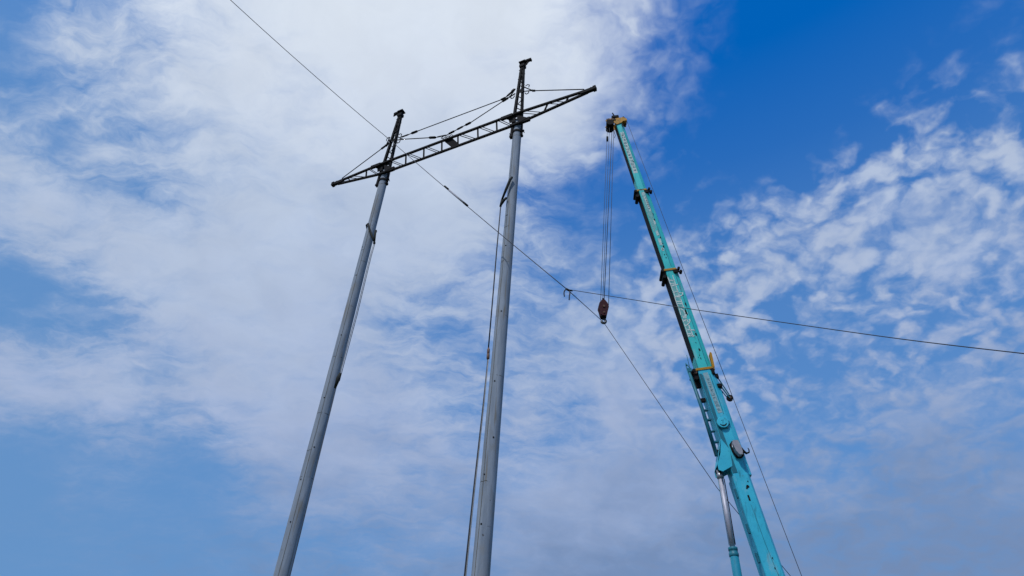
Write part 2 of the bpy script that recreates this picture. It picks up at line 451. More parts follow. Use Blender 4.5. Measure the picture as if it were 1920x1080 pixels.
class MB:
    def __init__(s):
        s.v, s.f, s.sm = [], [], []

    def add(s, vs, fs, smooth=False):
        o = len(s.v)
        s.v += [Vector(q) for q in vs]
        s.f += [tuple(i + o for i in q) for q in fs]
        s.sm += [smooth] * len(fs)
        return s

    @staticmethod
    def frame(d, up=None):
        d = Vector(d).normalized()
        if up is None:
            up = Vector((0, 0, 1)) if abs(d.z) < 0.95 else Vector((0, 1, 0))
        x = d.cross(Vector(up))
        if x.length < 1e-6:
            x = d.orthogonal()
        x.normalize()
        y = x.cross(d).normalized()
        return d, x, y

    def loft(s, rings, cap=True, smooth=False):
        n = len(rings[0])
        vs = [q for r in rings for q in r]
        fs = []
        for k in range(len(rings) - 1):
            for i in range(n):
                j = (i + 1) % n
                fs.append((k * n + i, k * n + j, (k + 1) * n + j, (k + 1) * n + i))
        s.add(vs, fs, smooth)
        if cap:
            o = len(s.v) - len(vs)
            s.f += [tuple(o + i for i in reversed(range(n))), tuple(o + (len(rings) - 1) * n + i for i in range(n))]
            s.sm += [False, False]
        return s

    def tube(s, pts, r, seg=8, cap=True):
        pts = [Vector(p) for p in pts]
        rr = r if isinstance(r, (list, tuple)) else [r] * len(pts)
        rings = []
        up = None
        for i, p in enumerate(pts):
            d = (pts[min(i + 1, len(pts) - 1)] - pts[max(i - 1, 0)])
            d, x, y = MB.frame(d, up)
            up = y
            rings.append([p + (x * math.cos(2 * math.pi * k / seg) + y * math.sin(2 * math.pi * k / seg)) * rr[i] for k in range(seg)])
        return s.loft(rings, cap, True)

    def cyl(s, p0, p1, r, seg=16):
        return s.tube([p0, p1], r, seg)

    def bar(s, p0, p1, w, h, up=None):
        p0, p1 = Vector(p0), Vector(p1)
        d, x, y = MB.frame(p1 - p0, up)
        c = [x * w / 2 + y * h / 2, -x * w / 2 + y * h / 2, -x * w / 2 - y * h / 2, x * w / 2 - y * h / 2]
        return s.loft([[p0 + q for q in c], [p1 + q for q in c]])

    def angle(s, p0, p1, w, t, a, b_):
        """L-section: legs along unit vectors a and b_"""
        p0, p1 = Vector(p0), Vector(p1)
        prof = [(0, 0), (w, 0), (w, t), (t, t), (t, w), (0, w)]
        return s.loft([[p + a * q[0] + b_ * q[1] for q in prof] for p in (p0, p1)])

    def box(s, c, ax, ay, az, sx, sy, sz, bev=0.0):
        c = Vector(c)
        if bev <= 0:
            prof = [(-sx / 2, -sy / 2), (sx / 2, -sy / 2), (sx / 2, sy / 2), (-sx / 2, sy / 2)]
        else:
            hx, hy, b = sx / 2, sy / 2, bev
            prof = [(-hx + b, -hy), (hx - b, -hy), (hx, -hy + b), (hx, hy - b), (hx - b, hy), (-hx + b, hy), (-hx, hy - b), (-hx, -hy + b)]
        return s.loft([[c + ax * p[0] + ay * p[1] + az * k * sz / 2 for p in prof] for k in (-1, 1)])

    def prism(s, poly, d):
        """poly: list of 3D points, extruded by vector d (centred)"""
        d = Vector(d)
        return s.loft([[Vector(p) - d / 2 for p in poly], [Vector(p) + d / 2 for p in poly]])

    def sphere(s, c, r, seg=14, rings=8):
        c = Vector(c)
        rs = []
        for k in range(1, rings):
            th = math.pi * k / rings
            rs.append([c + Vector((math.sin(th) * math.cos(2 * math.pi * i / seg), math.sin(th) * math.sin(2 * math.pi * i / seg), -math.cos(th))) * r for i in range(seg)])
        return s.loft(rs, True, True)

    def obj(s, name, mat, parent=None, origin=None, label=None):
        o0 = Vector(origin) if origin is not None else (parent_origin(parent) if parent is not None else Vector((0, 0, 0)))
        me = bpy.data.meshes.new(name)
        me.from_pydata([tuple(q - o0) for q in s.v], [], s.f)
        me.polygons.foreach_set('use_smooth', s.sm)
        bm = bmesh.new()
        bm.from_mesh(me)
        bmesh.ops.recalc_face_normals(bm, faces=bm.faces)
        bm.to_mesh(me)
        bm.free()
        me.materials.append(mat)
        ob = bpy.data.objects.new(name, me)
        COL.objects.link(ob)
        if parent is not None:
            ob.parent = parent
        else:
            ob.location = o0
        if label:
            ob['label'] = label
        return ob


def parent_origin(p):
    q = Vector((0, 0, 0))
    while p is not None:
        q += p.location
        p = p.parent
    return q


def thing(name, label, cat, loc, group=None):
    o = bpy.data.objects.new(name, None)
    o.empty_display_size = 0.3
    COL.objects.link(o)
    o.location = loc
    tag(o, label, cat, group)
    return o


def tag(o, label, cat, group=None):
    o['label'] = label
    o['category'] = cat
    if group:
        o['group'] = group
    return o


def sag(p0, p1, drop, n=24):
    p0, p1 = Vector(p0), Vector(p1)
    return [p0.lerp(p1, i / n) - Vector((0, 0, drop * 4 * (i / n) * (1 - i / n))) for i in range(n + 1)]


# ------------------------------------------------------------------ ground
gm = MB()
NR, NA = 14, 72
rings = []
for k in range(NR):
    r = 6.0 * (1.72 ** k)
    rings.append([V(math.sin(2 * math.pi * i / NA) * r, math.cos(2 * math.pi * i / NA) * r, 0.0 if k < 8 else 0.0) for i in range(NA)])
gm.loft([[V(0.01 * math.sin(2 * math.pi * i / NA), 0.01 * math.cos(2 * math.pi * i / NA), 0) for i in range(NA)]] + rings, cap=False)
ground = gm.obj('ground', mat_ground())
ground['kind'] = 'structure'

# ------------------------------------------------------------------ portal tower
UP = Vector((0, 0, 1))
PL = V(-5.803, 20.103, 24.0)
PR = V(-0.243, 17.024, 24.0)
Bd = (PR - PL).normalized()                    # along the crossarm
Nd = Vector((Bd.y, -Bd.x, 0.0))                # towards the camera side
SPAN = (PR - PL).length


def bp(b, z, off=0.0):
    """point b metres along the crossarm from the left pole, height z, off metres towards the camera side"""
    return Vector((PL.x, PL.y, 0)) + Bd * b + Nd * off + UP * z


tower = thing('transmission_tower', 'tall portal power pylon with two grey concrete poles joined by a dark lattice crossarm', 'pylon',
              bp(SPAN / 2, 0.0))


def pole_radius(z):
    return 0.246 - 0.00335 * z * 1.0 if z < 26 else 0.16


def make_pole(b0):
    m = MB()
    rings, seg = [], 40
    zs = [-0.6 + 24.3 * i / 60 for i in range(61)]
    c0 = bp(b0, 0)
    for z in zs:
        r = pole_radius(z)
        rings.append([c0 + UP * z + V(math.cos(2 * math.pi * k / seg), math.sin(2 * math.pi * k / seg), 0) * r for k in range(seg)])
    m.loft(rings, True, True)
    po = m.obj('concrete_pole', M_CONC, tower)
    # the casting seam, a few cast-in sockets and the step lugs
    def skin(z, ang, out):
        dr = Nd * math.cos(rad(ang)) + Bd * math.sin(rad(ang))
        return c0 + UP * z + dr * (pole_radius(z) + out), dr
    sang = -8 if b0 > 1 else 22
    zz = [5.0 + 0.9 * k for k in range(20)]
    MB().tube([skin(z, sang + 1.5 * math.sin(z * 1.7), -0.002)[0] for z in zz], 0.009, 6).obj('casting_seam', M_SEAM, po)
    for z, ang in ((8.9, -4), (11.7, 14), (16.95, 8), (18.4, -10), (9.95, 40), (7.6, 6), (14.2, 20)):
        z += 0.0 if b0 > 1 else 0.75
        p, dr = skin(z, ang, -0.005)
        MB().cyl(p, p + dr * 0.012, 0.024, 8).obj('socket', M_IRON, po)
    for z in (8.72, 17.85, 16.3) if b0 > 1 else (10.6, 19.0):
        rg = []
        for k in range(9):
            p, dr = skin(z + 0.012 * math.sin(k * 1.3), -34 + 7 * k, 0.0)
            rg.append(p)
        MB().tube(rg, 0.007, 5).obj('joint_line', M_SEAM, po)
    return po


def make_mast(b0, side):
    """four-legged lattice earth-wire mast clamped to the top of a pole; side: which way its top bracket points"""
    zb, zt = 22.72, 27.85
    legs = []

    def corner(sb, sn, z):
        f = (z - zb) / (zt - zb)
        hw = 0.215 + (0.085 - 0.215) * f
        hn = 0.20 + (0.075 - 0.20) * f
        return bp(b0 + sb * hw, z, sn * hn)
    mast = MB()
    mast.box(bp(b0, zt + 0.02), Bd, Nd, UP, 0.30, 0.26, 0.05)
    mast.box(bp(b0, zt - 0.25), Bd, Nd, UP, 0.24, 0.21, 0.16)
    root = mast.obj('lattice_mast', M_IRON, tower)
    for sb in (-1, 1):
        low = zb if sb < 0 else zb + 0.10
        lm = MB()
        on = 0.13 if sb < 0 else -0.02                    # the left channel sits on the camera side of the shaft
        lo_, mi_, hi_ = corner(sb, 0, low) + Nd * on, corner(sb, 0, 23.4) + Nd * on, corner(sb, 0, zt)
        prof = [(0.0, -0.055), (0.0, 0.055), (-0.095, 0.055), (-0.095, 0.043), (-0.012, 0.043), (-0.012, -0.043), (-0.095, -0.043), (-0.095, -0.055)]
        lm.loft([[p + Bd * (q[0] * sb) + Nd * q[1] for q in prof] for p in (lo_, mi_, hi_)])
        lm.box(lo_ + UP * 0.05 - Bd * (sb * 0.04), Bd, Nd, UP, 0.12, 0.13, 0.10)
        lm.obj('leg', M_IRON, root)
    # single-plane zig-zag lacing between the two channels
    nlev = 9
    zl = [23.95 + (zt - 0.35 - 23.95) * i / nlev for i in range(nlev + 1)]
    for i in range(nlev):
        z0, z1 = zl[i], zl[i + 1]
        f = -1 if i % 2 else 1
        MB().bar(corner(-f, 0, z0) + Nd * 0.064, corner(f, 0, z1) + Nd * 0.064, 0.040, 0.010, Nd).obj('lacing_bar', M_IRON, root)
        if i in (2, 5, 7):
            MB().bar(corner(f, 0, z0) - Nd * 0.064, corner(-f, 0, z1) - Nd * 0.064, 0.040, 0.010, Nd).obj('lacing_bar', M_IRON, root)
    # batten plates and bolt rows
    for z, h in ((25.70, 0.20), (26.35, 0.10), (23.86, 0.14)):
        MB().bar(corner(-1, 0, z) + Nd * 0.070, corner(1, 0, z) + Nd * 0.070, 0.012, h, UP).obj('batten_plate', M_IRON, root)
    bm_ = MB()
    for sb in (-1, 1):
        for k in range(15):
            z = 22.85 + k * 0.32
            p = corner(sb, 0, z) - Bd * sb * 0.05 + Nd * 0.056
            bm_.cyl(p, p + Nd * 0.03, 0.016, 6)
            if k % 2 == 0:
                p = corner(sb, 0, z) + Nd * 0.05
                bm_.cyl(p, p + Bd * sb * 0.04, 0.018, 6)
    bolts = bm_.obj('bolts', M_IRON, root)
    bolts['kind'] = 'stuff'
    # earth-wire bracket on the very top
    a = bp(b0 - side * 0.10, zt + 0.09)
    e = bp(b0 + side * 0.40, zt + 0.06)
    tb = MB().bar(a, e, 0.12, 0.10, UP)
    tb.bar(bp(b0 + side * 0.07, zt - 0.30), bp(b0 + side * 0.30, zt + 0.03), 0.05, 0.05, Nd)
    tb.cyl(e - UP * 0.05, e - UP * 0.13, 0.035, 8)
    tb.obj('earth_wire_bracket', M_IRON, root)
    # clamp band with ears round the pole
    for z in (23.05,):
        cb = MB()
        seg = 28
        r0, r1 = pole_radius(z) + 0.002, pole_radius(z) + 0.03
        prof = [(r0, -0.045), (r1, -0.045), (r1, 0.045), (r0, 0.045)]
        rg = []
        for k in range(seg + 1):
            th = 2 * math.pi * k / seg
            dr = Bd * math.cos(th) + Nd * math.sin(th)
            rg.append([bp(b0, z) + dr * q[0] + UP * q[1] for q in prof])
        cb.loft(rg, False, False)
        for sb in (-1, 1):
            cb.box(bp(b0 + sb * (r1 + 0.05), z, 0.02), Bd, Nd, UP, 0.12, 0.05, 0.09)
            cb.cyl(bp(b0 + sb * (r1 + 0.075), z, -0.08), bp(b0 + sb * (r1 + 0.075), z, 0.12), 0.016, 6)
        if z < 23.3:
            cb = cb.obj('clamp_band', M_IRON, root)
        else:
            cb.obj('clamp_band', M_IRON, root)
    return root


for b0, sd_ in ((0.0, -1), (SPAN, 1)):
    make_pole(b0)
    make_mast(b0, sd_)

# crossarm: a lattice girder of an upper and a lower chord
ZU, ZLO = 23.93, 23.385
OU, OL = 0.30, 0.18
TIPL, TIPR = -2.42, 9.42


def up_pt(b):
    if b < 0.0:
        return bp(b, ZU - 0.08 * (b / TIPL), OU - 0.04 * (b / TIPL))
    if b > SPAN:
        f = (b - SPAN) / (TIPR - SPAN)
        return bp(b, ZU - 0.16 * f, OU - 0.04 * f)
    return bp(b, ZU, OU)


def lo_pt(b):
    if b < 0.0:
        f = b / TIPL
        return bp(b, ZLO + (23.72 - ZLO) * f, OL + 0.06 * f)
    if b > SPAN:
        f = (b - SPAN) / (TIPR - SPAN)
        return bp(b, ZLO + (23.66 - ZLO) * f, OL + 0.06 * f)
    return bp(b, ZLO, OL)


def chord_mesh(fn, pts, w=0.082):
    m = MB()
    P = [fn(p) for p in pts]
    t_ = 0.012
    prof = [(w / 2, -w / 2), (w / 2, w / 2), (-w / 2, w / 2), (-w / 2, w / 2 - t_), (w / 2 - t_, w / 2 - t_), (w / 2 - t_, -w / 2 + t_), (-w / 2, -w / 2 + t_), (-w / 2, -w / 2)]
    return m.loft([[p + Nd * q[0] + UP * q[1] for q in prof] for p in P])         # a channel section


XS = [TIPL, -0.02, 3.18, SPAN + 0.02, TIPR]
crossarm = chord_mesh(up_pt, XS).obj('crossarm', M_IRON, tower)
chord_mesh(lo_pt, XS).obj('lower_chord', M_IRON, crossarm)
# splice gussets where the girder is bolted to the masts
for b0 in (0.0, SPAN):
    MB().box(bp(b0 - 0.36, ZU - 0.03, OU + 0.01), Bd, Nd, UP, 0.50, 0.10, 0.15).obj('splice_plate', M_IRON, crossarm)
    MB().box(bp(b0 + 0.40, ZLO + 0.02, OL + 0.02), Bd, Nd, UP, 0.46, 0.11, 0.18).obj('splice_plate', M_IRON, crossarm)
    MB().prism([bp(b0 + 0.02, ZLO + 0.50, 0.262), bp(b0 + 0.20, ZLO + 0.36, 0.262), bp(b0 + 0.56, ZLO + 0.05, 0.262), bp(b0 + 0.20, ZLO - 0.06, 0.262)], Nd * 0.014).obj('gusset', M_IRON, crossarm)
    MB().prism([bp(b0 - 0.52, ZU + 0.02, 0.247), bp(b0 - 0.06, ZU + 0.10, 0.247), bp(b0 + 0.02, ZU - 0.42, 0.247), bp(b0 - 0.24, ZU - 0.40, 0.247), bp(b0 - 0.30, ZU - 0.16, 0.247)], Nd * 0.014).obj('gusset', M_IRON, crossarm)
    for z in (ZU - 0.02, ZLO + 0.02):
        MB().bar(bp(b0 - 0.24, z, 0.20), bp(b0 + 0.26, z, 0.20), 0.08, 0.10, UP).obj('cleat', M_IRON, crossarm)


rungs = [-0.87, 1.19, 2.09, 2.97, 3.74, 4.67, 5.53]
for r in rungs:
    MB().bar(lo_pt(r), up_pt(r), 0.055, 0.045, Nd).obj('post', M_IRON, crossarm)
for bt, bl in ((7.78, 7.58), (8.64, 8.50)):
    MB().bar(lo_pt(bl), up_pt(bt), 0.055, 0.045, Nd).obj('post', M_IRON, crossarm)
MB().bar(lo_pt(-1.72), up_pt(-1.90), 0.05, 0.04, Nd).obj('post', M_IRON, crossarm)
# paired diagonals
for t0, l0 in ((-0.74, -0.22), (-1.78, -0.98), (0.36, 1.08), (1.27, 1.98), (2.17, 2.86), (3.82, 4.54), (4.76, 5.42), (5.62, 6.20),
               (6.62, 7.45), (7.86, 8.42)):
    a, c = up_pt(t0), lo_pt(l0)
    for dn in (0.05, -0.05):
        MB().bar(a + Nd * dn + UP * (0.35 * dn), c + Nd * dn + UP * (0.35 * dn), 0.030, 0.012, Nd).obj('diagonal', M_IRON, crossarm)
# chunky end fittings
for tb, dr in ((TIPL, -1), (TIPR, 1)):
    em = MB()
    c = up_pt(tb).lerp(lo_pt(tb), 0.4)
    em.bar(c - Bd * dr * 0.28, c + Bd * dr * 0.24, 0.12, 0.15, UP)
    em.box(c + Bd * dr * 0.27, Bd, Nd, UP, 0.12, 0.16, 0.19)
    em.bar(c - Bd * dr * 0.22 + UP * 0.07, c - Bd * dr * 0.12 + UP * 0.13, 0.03, 0.06, Nd)
    em.cyl(c + Bd * dr * 0.12 + UP * 0.08, c + Bd * dr * 0.12 + UP * 0.15, 0.03, 8)
    em.obj('end_fitting', M_IRON, crossarm)
# hanging plate at mid span
hp = MB()
q = [bp(2.98, 24.02, 0.27), bp(3.40, 24.00, 0.27), bp(3.86, 23.36, 0.20), bp(3.50, 23.34, 0.20)]
hp.prism(q, Nd * 0.02)
for k in (0.12, 0.42, 0.80):
    p = q[0].lerp(q[1], k)
    hp.tube([p, p + UP * 0.10 - Bd * 0.05, p + UP * 0.17 + Bd * 0.06, p + UP * 0.10 + Bd * 0.14], 0.016, 6)
hp.tube([bp(3.00, 24.07, 0.3), bp(2.9, 24.16, 0.3), bp(3.02, 24.24, 0.3), bp(3.16, 24.2, 0.3)], 0.018, 6)
hp.obj('hanger_plate', M_IRON, crossarm)


# tie rods with their insulator-like strain fittings
def tie(pts, sleeves, r=0.022):
    m = MB().tube(pts, r, 6)
    o = m.obj('tie_rod', M_IRON, tower)
    for a, c, rr in sleeves:
        MB().tube([a, a.lerp(c, 0.08), a.lerp(c, 0.1), a.lerp(c, 0.9), a.lerp(c, 0.92), c], [rr * .6, rr * .6, rr, rr, rr * .6, rr * .6], 8).obj('turnbuckle', M_BLACK, o)
    return o


def fork(p, b0, sgn, z):
    """shackle pair that ties a rod to the side of a mast"""
    m = MB()
    for dz, dn in ((0.16, 0.12), (-0.16, 0.12)):
        m.tube([bp(b0 + sgn * 0.19, z + dz, dn), p], 0.024, 6)
    m.tube([bp(b0 + sgn * 0.24, z + 0.28, 0.05), bp(b0 + sgn * 0.33, z + 0.33, 0.05), bp(b0 + sgn * 0.42, z + 0.25, 0.05), bp(b0 + sgn * 0.40, z + 0.1, 0.05)], 0.018, 6)
    m.tube([bp(b0 + sgn * 0.24, z - 0.2, 0.05), bp(b0 + sgn * 0.30, z - 0.32, 0.05), bp(b0 + sgn * 0.40, z - 0.30, 0.05), bp(b0 + sgn * 0.42, z - 0.16, 0.05)], 0.020, 6)
    m.sphere(p, 0.045, 8, 6)
    return m.obj('shackle', M_IRON, tower)


pa = bp(-0.44, 25.63)
pz = bp(-2.26, 23.95, 0.28)
tie([bp(-0.20, 25.78), pa, pa.lerp(pz, 0.99)], [(pa, pa.lerp(pz, 0.10), 0.045)])
pa, pz = bp(0.33, 25.84), bp(6.06, 26.15)
tie([pa, bp(0.95, 25.82), bp(1.23, 25.82), bp(5.58, 25.75), pz],
    [(bp(0.92, 25.82), bp(1.26, 25.82), 0.055), (bp(0.37, 25.84), bp(0.8, 25.82), 0.034), (bp(5.42, 25.75), bp(5.66, 25.79), 0.045), (bp(5.7, 25.83), bp(6.0, 26.08), 0.04)])
tie([bp(0.30, 25.70), bp(0.52, 25.62), bp(2.03, 24.97), bp(2.33, 24.83), bp(2.93, 24.70), bp(3.75, 24.89), bp(4.05, 24.94), bp(5.64, 25.64), bp(6.10, 25.78)],
    [(bp(1.99, 24.99), bp(2.36, 24.82), 0.055), (bp(2.4, 24.82), bp(2.92, 24.70), 0.030), (bp(3.0, 24.72), bp(3.3, 24.785), 0.045), (bp(3.40, 24.81), bp(3.70, 24.88), 0.042),
     (bp(3.80, 24.90), bp(4.08, 24.95), 0.05), (bp(5.50, 25.58), bp(5.80, 25.70), 0.05)])
pa, pz = bp(6.90, 25.54), bp(9.26, 23.90, 0.27)
tie([pa, pz], [(pa, pa.lerp(pz, 0.06), 0.045)])
fork(bp(6.90, 25.56), SPAN, 1, 25.70)
fork(bp(0.46, 25.66), 0.0, 1, 25.72)
fork(bp(5.86, 25.72), SPAN, -1, 25.78)
fork(bp(-0.40, 25.66), 0.0, -1, 25.80)

# ------------------------------------------------------------------ slings and ropes on the poles
st = thing('sling_rope', 'dark rope with brown turnbuckle hanging beside the right concrete pole', 'rope', (-0.62, 16.72, 0.0))
m = MB()
path = [V(-0.294, 16.75, 20.204), V(-0.358, 16.74, 20.05), V(-0.47, 16.80, 19.60), V(-0.588, 16.929, 19.18)]
m.tube(path, [0.045, 0.05, 0.048, 0.035], 8)
m.tube([V(-0.43, 16.84, 19.22), V(-0.52, 16.87, 19.10), V(-0.600, 16.935, 18.93)], [0.04, 0.05, 0.035], 8)
m.tube([V(-0.588, 16.929, 19.20), V(-0.615, 16.94, 18.86)], [0.035, 0.042], 8)
m.obj('sling', M_SLING, st)
ropeA = [V(-0.608, 16.94, 18.90), V(-0.600, 16.93, 16.8), V(-0.580, 16.92, 14.8), V(-0.565, 16.915, 12.86)]
MB().tube(ropeA, 0.020, 8).obj('rope', M_ROPEK, st)
tbm = MB()
p0, p1 = V(-0.562, 16.915, 12.87), V(-0.548, 16.906, 12.44)
tbm.tube([p0, p0.lerp(p1, .1), p0.lerp(p1, .12), p0.lerp(p1, .45), p0.lerp(p1, .5), p0.lerp(p1, .55), p0.lerp(p1, .9), p1], [0.02, 0.03, 0.042, 0.042, 0.03, 0.045, 0.045, 0.02], 10)
tbm.obj('turnbuckle', M_BROWN, st)
ropeB = [V(-0.548, 16.906, 12.45), V(-0.560, 16.91, 11.0), V(-0.60, 16.93, 8.5), V(-0.621, 16.947, 6.38), V(-0.68, 16.95, 2.0), V(-0.70, 16.95, 0.0)]
MB().tube(ropeB, 0.020, 8).obj('rope', M_ROPEK, st)
ropeC = [p + V(0.035, 0.0, 0) * (i / 5.0) + V(0.012, -0.012, 0) for i, p in enumerate(ropeB)]
MB().tube(ropeC, 0.013, 8).obj('rope', M_ROPEL, st)

sl = thing('lashing_rope', 'pale doubled rope hanging from a dark strap on the left concrete pole', 'rope', (-5.47, 19.62, 0.0))
m = MB()
m.tube([V(-5.91, 19.88, 20.34), V(-5.80, 19.83, 20.02), V(-5.60, 19.71, 19.55), V(-5.40, 19.60, 19.10)], [0.035, 0.045, 0.045, 0.035], 8)
m.tube([V(-5.492, 19.66, 19.80), V(-5.46, 19.62, 19.50), V(-5.41, 19.60, 19.15)], [0.040, 0.045, 0.035], 8)
m.tube([V(-5.91, 19.88, 20.34), V(-6.0, 20.0, 20.36), V(-5.98, 20.2, 20.30)], 0.035, 8)
m.tube([V(-5.492, 19.66, 19.80), V(-5.50, 19.80, 19.90), V(-5.56, 20.0, 20.0)], 0.035, 8)
m.sphere(V(-5.405, 19.6, 19.08), 0.055, 8, 6)
m.obj('strap', M_SLING, sl)
pa = [V(-5.42, 19.60, 19.05), V(-5.44, 19.61, 18.4), V(-5.42, 19.60, 15.64), V(-5.462, 19.63, 13.45), V(-5.47, 19.64, 12.95)]
MB().tube(pa, 0.016, 8).obj('rope', M_ROPEL, sl)
MB().tube([p + V(0.045, 0.0, 0.0) for p in pa], 0.012, 8).obj('rope', M_ROPEK, sl)
MB().tube([V(-5.47, 19.64, 13.25), V(-5.49, 19.65, 13.05), V(-5.52, 19.67, 12.70)], [0.04, 0.075, 0.04], 8).obj('knot', M_SLING, sl)
MB().tube([V(-5.50, 19.66, 12.8), V(-5.47, 19.72, 8.0), V(-5.46, 19.78, 0.0)], 0.010, 6).obj('rope', M_ROPEK, sl)

# ------------------------------------------------------------------ mobile crane
U = V(-0.1706, 0.0184, 0.9852).normalized()     # up along the boom
S = V(-0.107, -0.994, 0.0).normalized()         # side that faces the camera
S = (S - U * S.dot(U)).normalized()
T = S.cross(U).normalized()                     # back (upper) side of the boom
if T.x < 0:
    T = -T
J0 = V(7.285, 21.328, 15.451)                   # centre of the mouth of the base section


def B(a, s, t):
    return J0 + U * a + S * s + T * t


crane_base = B(-12.9, 0, 0)
crane_base.z = 0.0
crane = thing('mobile_crane', 'turquoise telescopic crane with its boom fully raised and a rope running to its tip', 'crane', tuple(crane_base))


def boom_shell(a0, a1, w0, lo0, mid0, hi0, w1=None, lo1=None, mid1=None, hi1=None):
    w1, lo1, mid1, hi1 = w1 or w0, lo1 or lo0, mid1 or mid0, hi1 or hi0

    def prof(w, lo, mid, hi):
        h = w / 2
        c = 0.022
        return [(-h + c, lo), (h - c, lo), (h, lo + c), (h, mid - 0.012), (h - 0.008, mid), (h - 0.10, hi - 0.02), (h - 0.13, hi), (-h + 0.13, hi), (-h + 0.10, hi - 0.02), (-h + 0.008, mid), (-h, mid - 0.012), (-h, lo + c)]
    n = max(2, int(abs(a1 - a0)))
    rings = []
    for k in range(n + 1):
        f = k / n
        rings.append([B(a0 + (a1 - a0) * f, p[0], p[1]) for p in prof(w0 + (w1 - w0) * f, lo0 + (lo1 - lo0) * f, mid0 + (mid1 - mid0) * f, hi0 + (hi1 - hi0) * f)])
    return MB().loft(rings)


def under_plate(sec, a0, a1, w, lo):
    """near-black plate that paints in the shade on the underside of a boom section"""
    MB().prism([B(a0, -w / 2, lo - 0.006), B(a0, w / 2 - 0.012, lo - 0.006), B(a1, w / 2 - 0.012, lo - 0.006), B(a1, -w / 2, lo - 0.006)], T * 0.010).obj('underside_shade', M_UNDER, sec)


def seam(sec, a0, a1, s, t):
    MB().bar(B(a0, s + 0.004, t), B(a1, s + 0.004, t), 0.018, 0.010, S).obj('weld_seam', M_TEALD, sec)


def decal(sec, name, mat, quads, w, lift=0.003):
    m = MB()
    for poly in quads:
        m.prism([B(a, w / 2 + lift, t) for a, t in poly], S * 0.004)
    return m.obj(name, mat, sec)


def stroke(pl, wd):
    """polyline in (a, t) to a chain of quads"""
    out = []
    for (a0, t0), (a1, t1) in zip(pl[:-1], pl[1:]):
        d = Vector((a1 - a0, t1 - t0))
        if d.length < 1e-5:
            continue
        d.normalize()
        n = Vector((-d.y, d.x)) * wd / 2
        e = d * wd * 0.3
        out.append([(a0 - e.x + n.x, t0 - e.y + n.y), (a1 + e.x + n.x, t1 + e.y + n.y), (a1 + e.x - n.x, t1 + e.y - n.y), (a0 - e.x - n.x, t0 - e.y - n.y)])
    return out


def spots(sec, lst, w, mat=None):
    """holes and dark patches on the side plate, as sunken-looking plugs that stand 6 mm proud"""
    for a, t, ra, rt in lst:
        poly = []
        for k in range(10):
            th = 2 * math.pi * k / 10
            j = 0.8 + 0.35 * random.random()
            poly.append(B(a + math.sin(th) * ra * j, w / 2 + 0.003, t + math.cos(th) * rt * j))
        MB().prism(poly, S * 0.012).obj('access_hole', mat or M_BLACK, sec)


def collar(sec, a, w, lo, hi, lug=True):
    m = MB()
    prof_o = [(-w / 2 - 0.05, lo - 0.06), (w / 2 + 0.05, lo - 0.06), (w / 2 + 0.05, hi - 0.06), (w / 2 - 0.05, hi + 0.03), (-w / 2 + 0.05, hi + 0.03), (-w / 2 - 0.05, hi - 0.06)]
    m.loft([[B(a + k, p[0], p[1]) for p in prof_o] for k in (-0.045, 0.045)])
    c = m.obj('collar', M_YEL, sec)
    # dark lugs and sheave blocks on the underside and on the back
    d = MB()
    d.box(B(a - 0.16, 0, lo - 0.075), U, S, T, 0.36, w * 0.92, 0.12, 0.02)
    d.cyl(B(a - 0.02, -w / 2 - 0.09, lo - 0.14), B(a - 0.02, w / 2 + 0.06, lo - 0.14), 0.065, 10)
    d.cyl(B(a - 0.33, -w / 2 - 0.05, lo - 0.12), B(a - 0.33, w / 2 + 0.03, lo - 0.12), 0.075, 10)
    if lug:
        d.box(B(a - 0.13, w / 2 + 0.03, hi - 0.10), U, T, S, 0.16, 0.20, 0.07, 0.02)
        d.cyl(B(a - 0.03, w / 2 - 0.02, hi + 0.05), B(a - 0.03, w / 2 + 0.12, hi + 0.05), 0.055, 10)
        d.cyl(B(a - 0.20, w / 2 - 0.06, hi + 0.10), B(a - 0.20, w / 2 + 0.10, hi + 0.10), 0.06, 10)
        d.bar(B(a - 0.06, w / 2 - 0.03, hi - 0.02), B(a - 0.20, w / 2 - 0.03, hi + 0.12), 0.05, 0.06, S)
    d.obj('lug', M_BLACK, sec)
    return c


def small_glyphs(sec, mat, a0, a1, tc, th, n, w, wd=0.016):
    """illegible worn marks: a few short strokes per character"""
    st_ = []
    for k in range(n):
        a = a0 + (a1 - a0) * (k + 0.5) / n
        da = (a1 - a0) / n * 0.33
        st_ = []
        for _ in range(4):
            if random.random() < 0.55:
                x = a + random.uniform(-1, 1) * da
                st_ += stroke([(x, tc - th * random.uniform(.5, 1)), (x, tc + th * random.uniform(.3, 1))], wd)
            else:
                x = tc + random.uniform(-1, 1) * th
                st_ += stroke([(a - da, x), (a + da * random.uniform(.3, 1), x)], wd)
        decal(sec, 'character', mat, st_, w, 0.0065)


# --- base section
WB = 0.60
base = boom_shell(-13.1, -4.2, 0.64, -0.315, 0.20, 0.29).obj('boom_section', M_TEAL, crane)
m = boom_shell(-4.2, -0.10, WB, -0.27, 0.19, 0.37)
m.obj('upper_shell', M_TEAL, base)
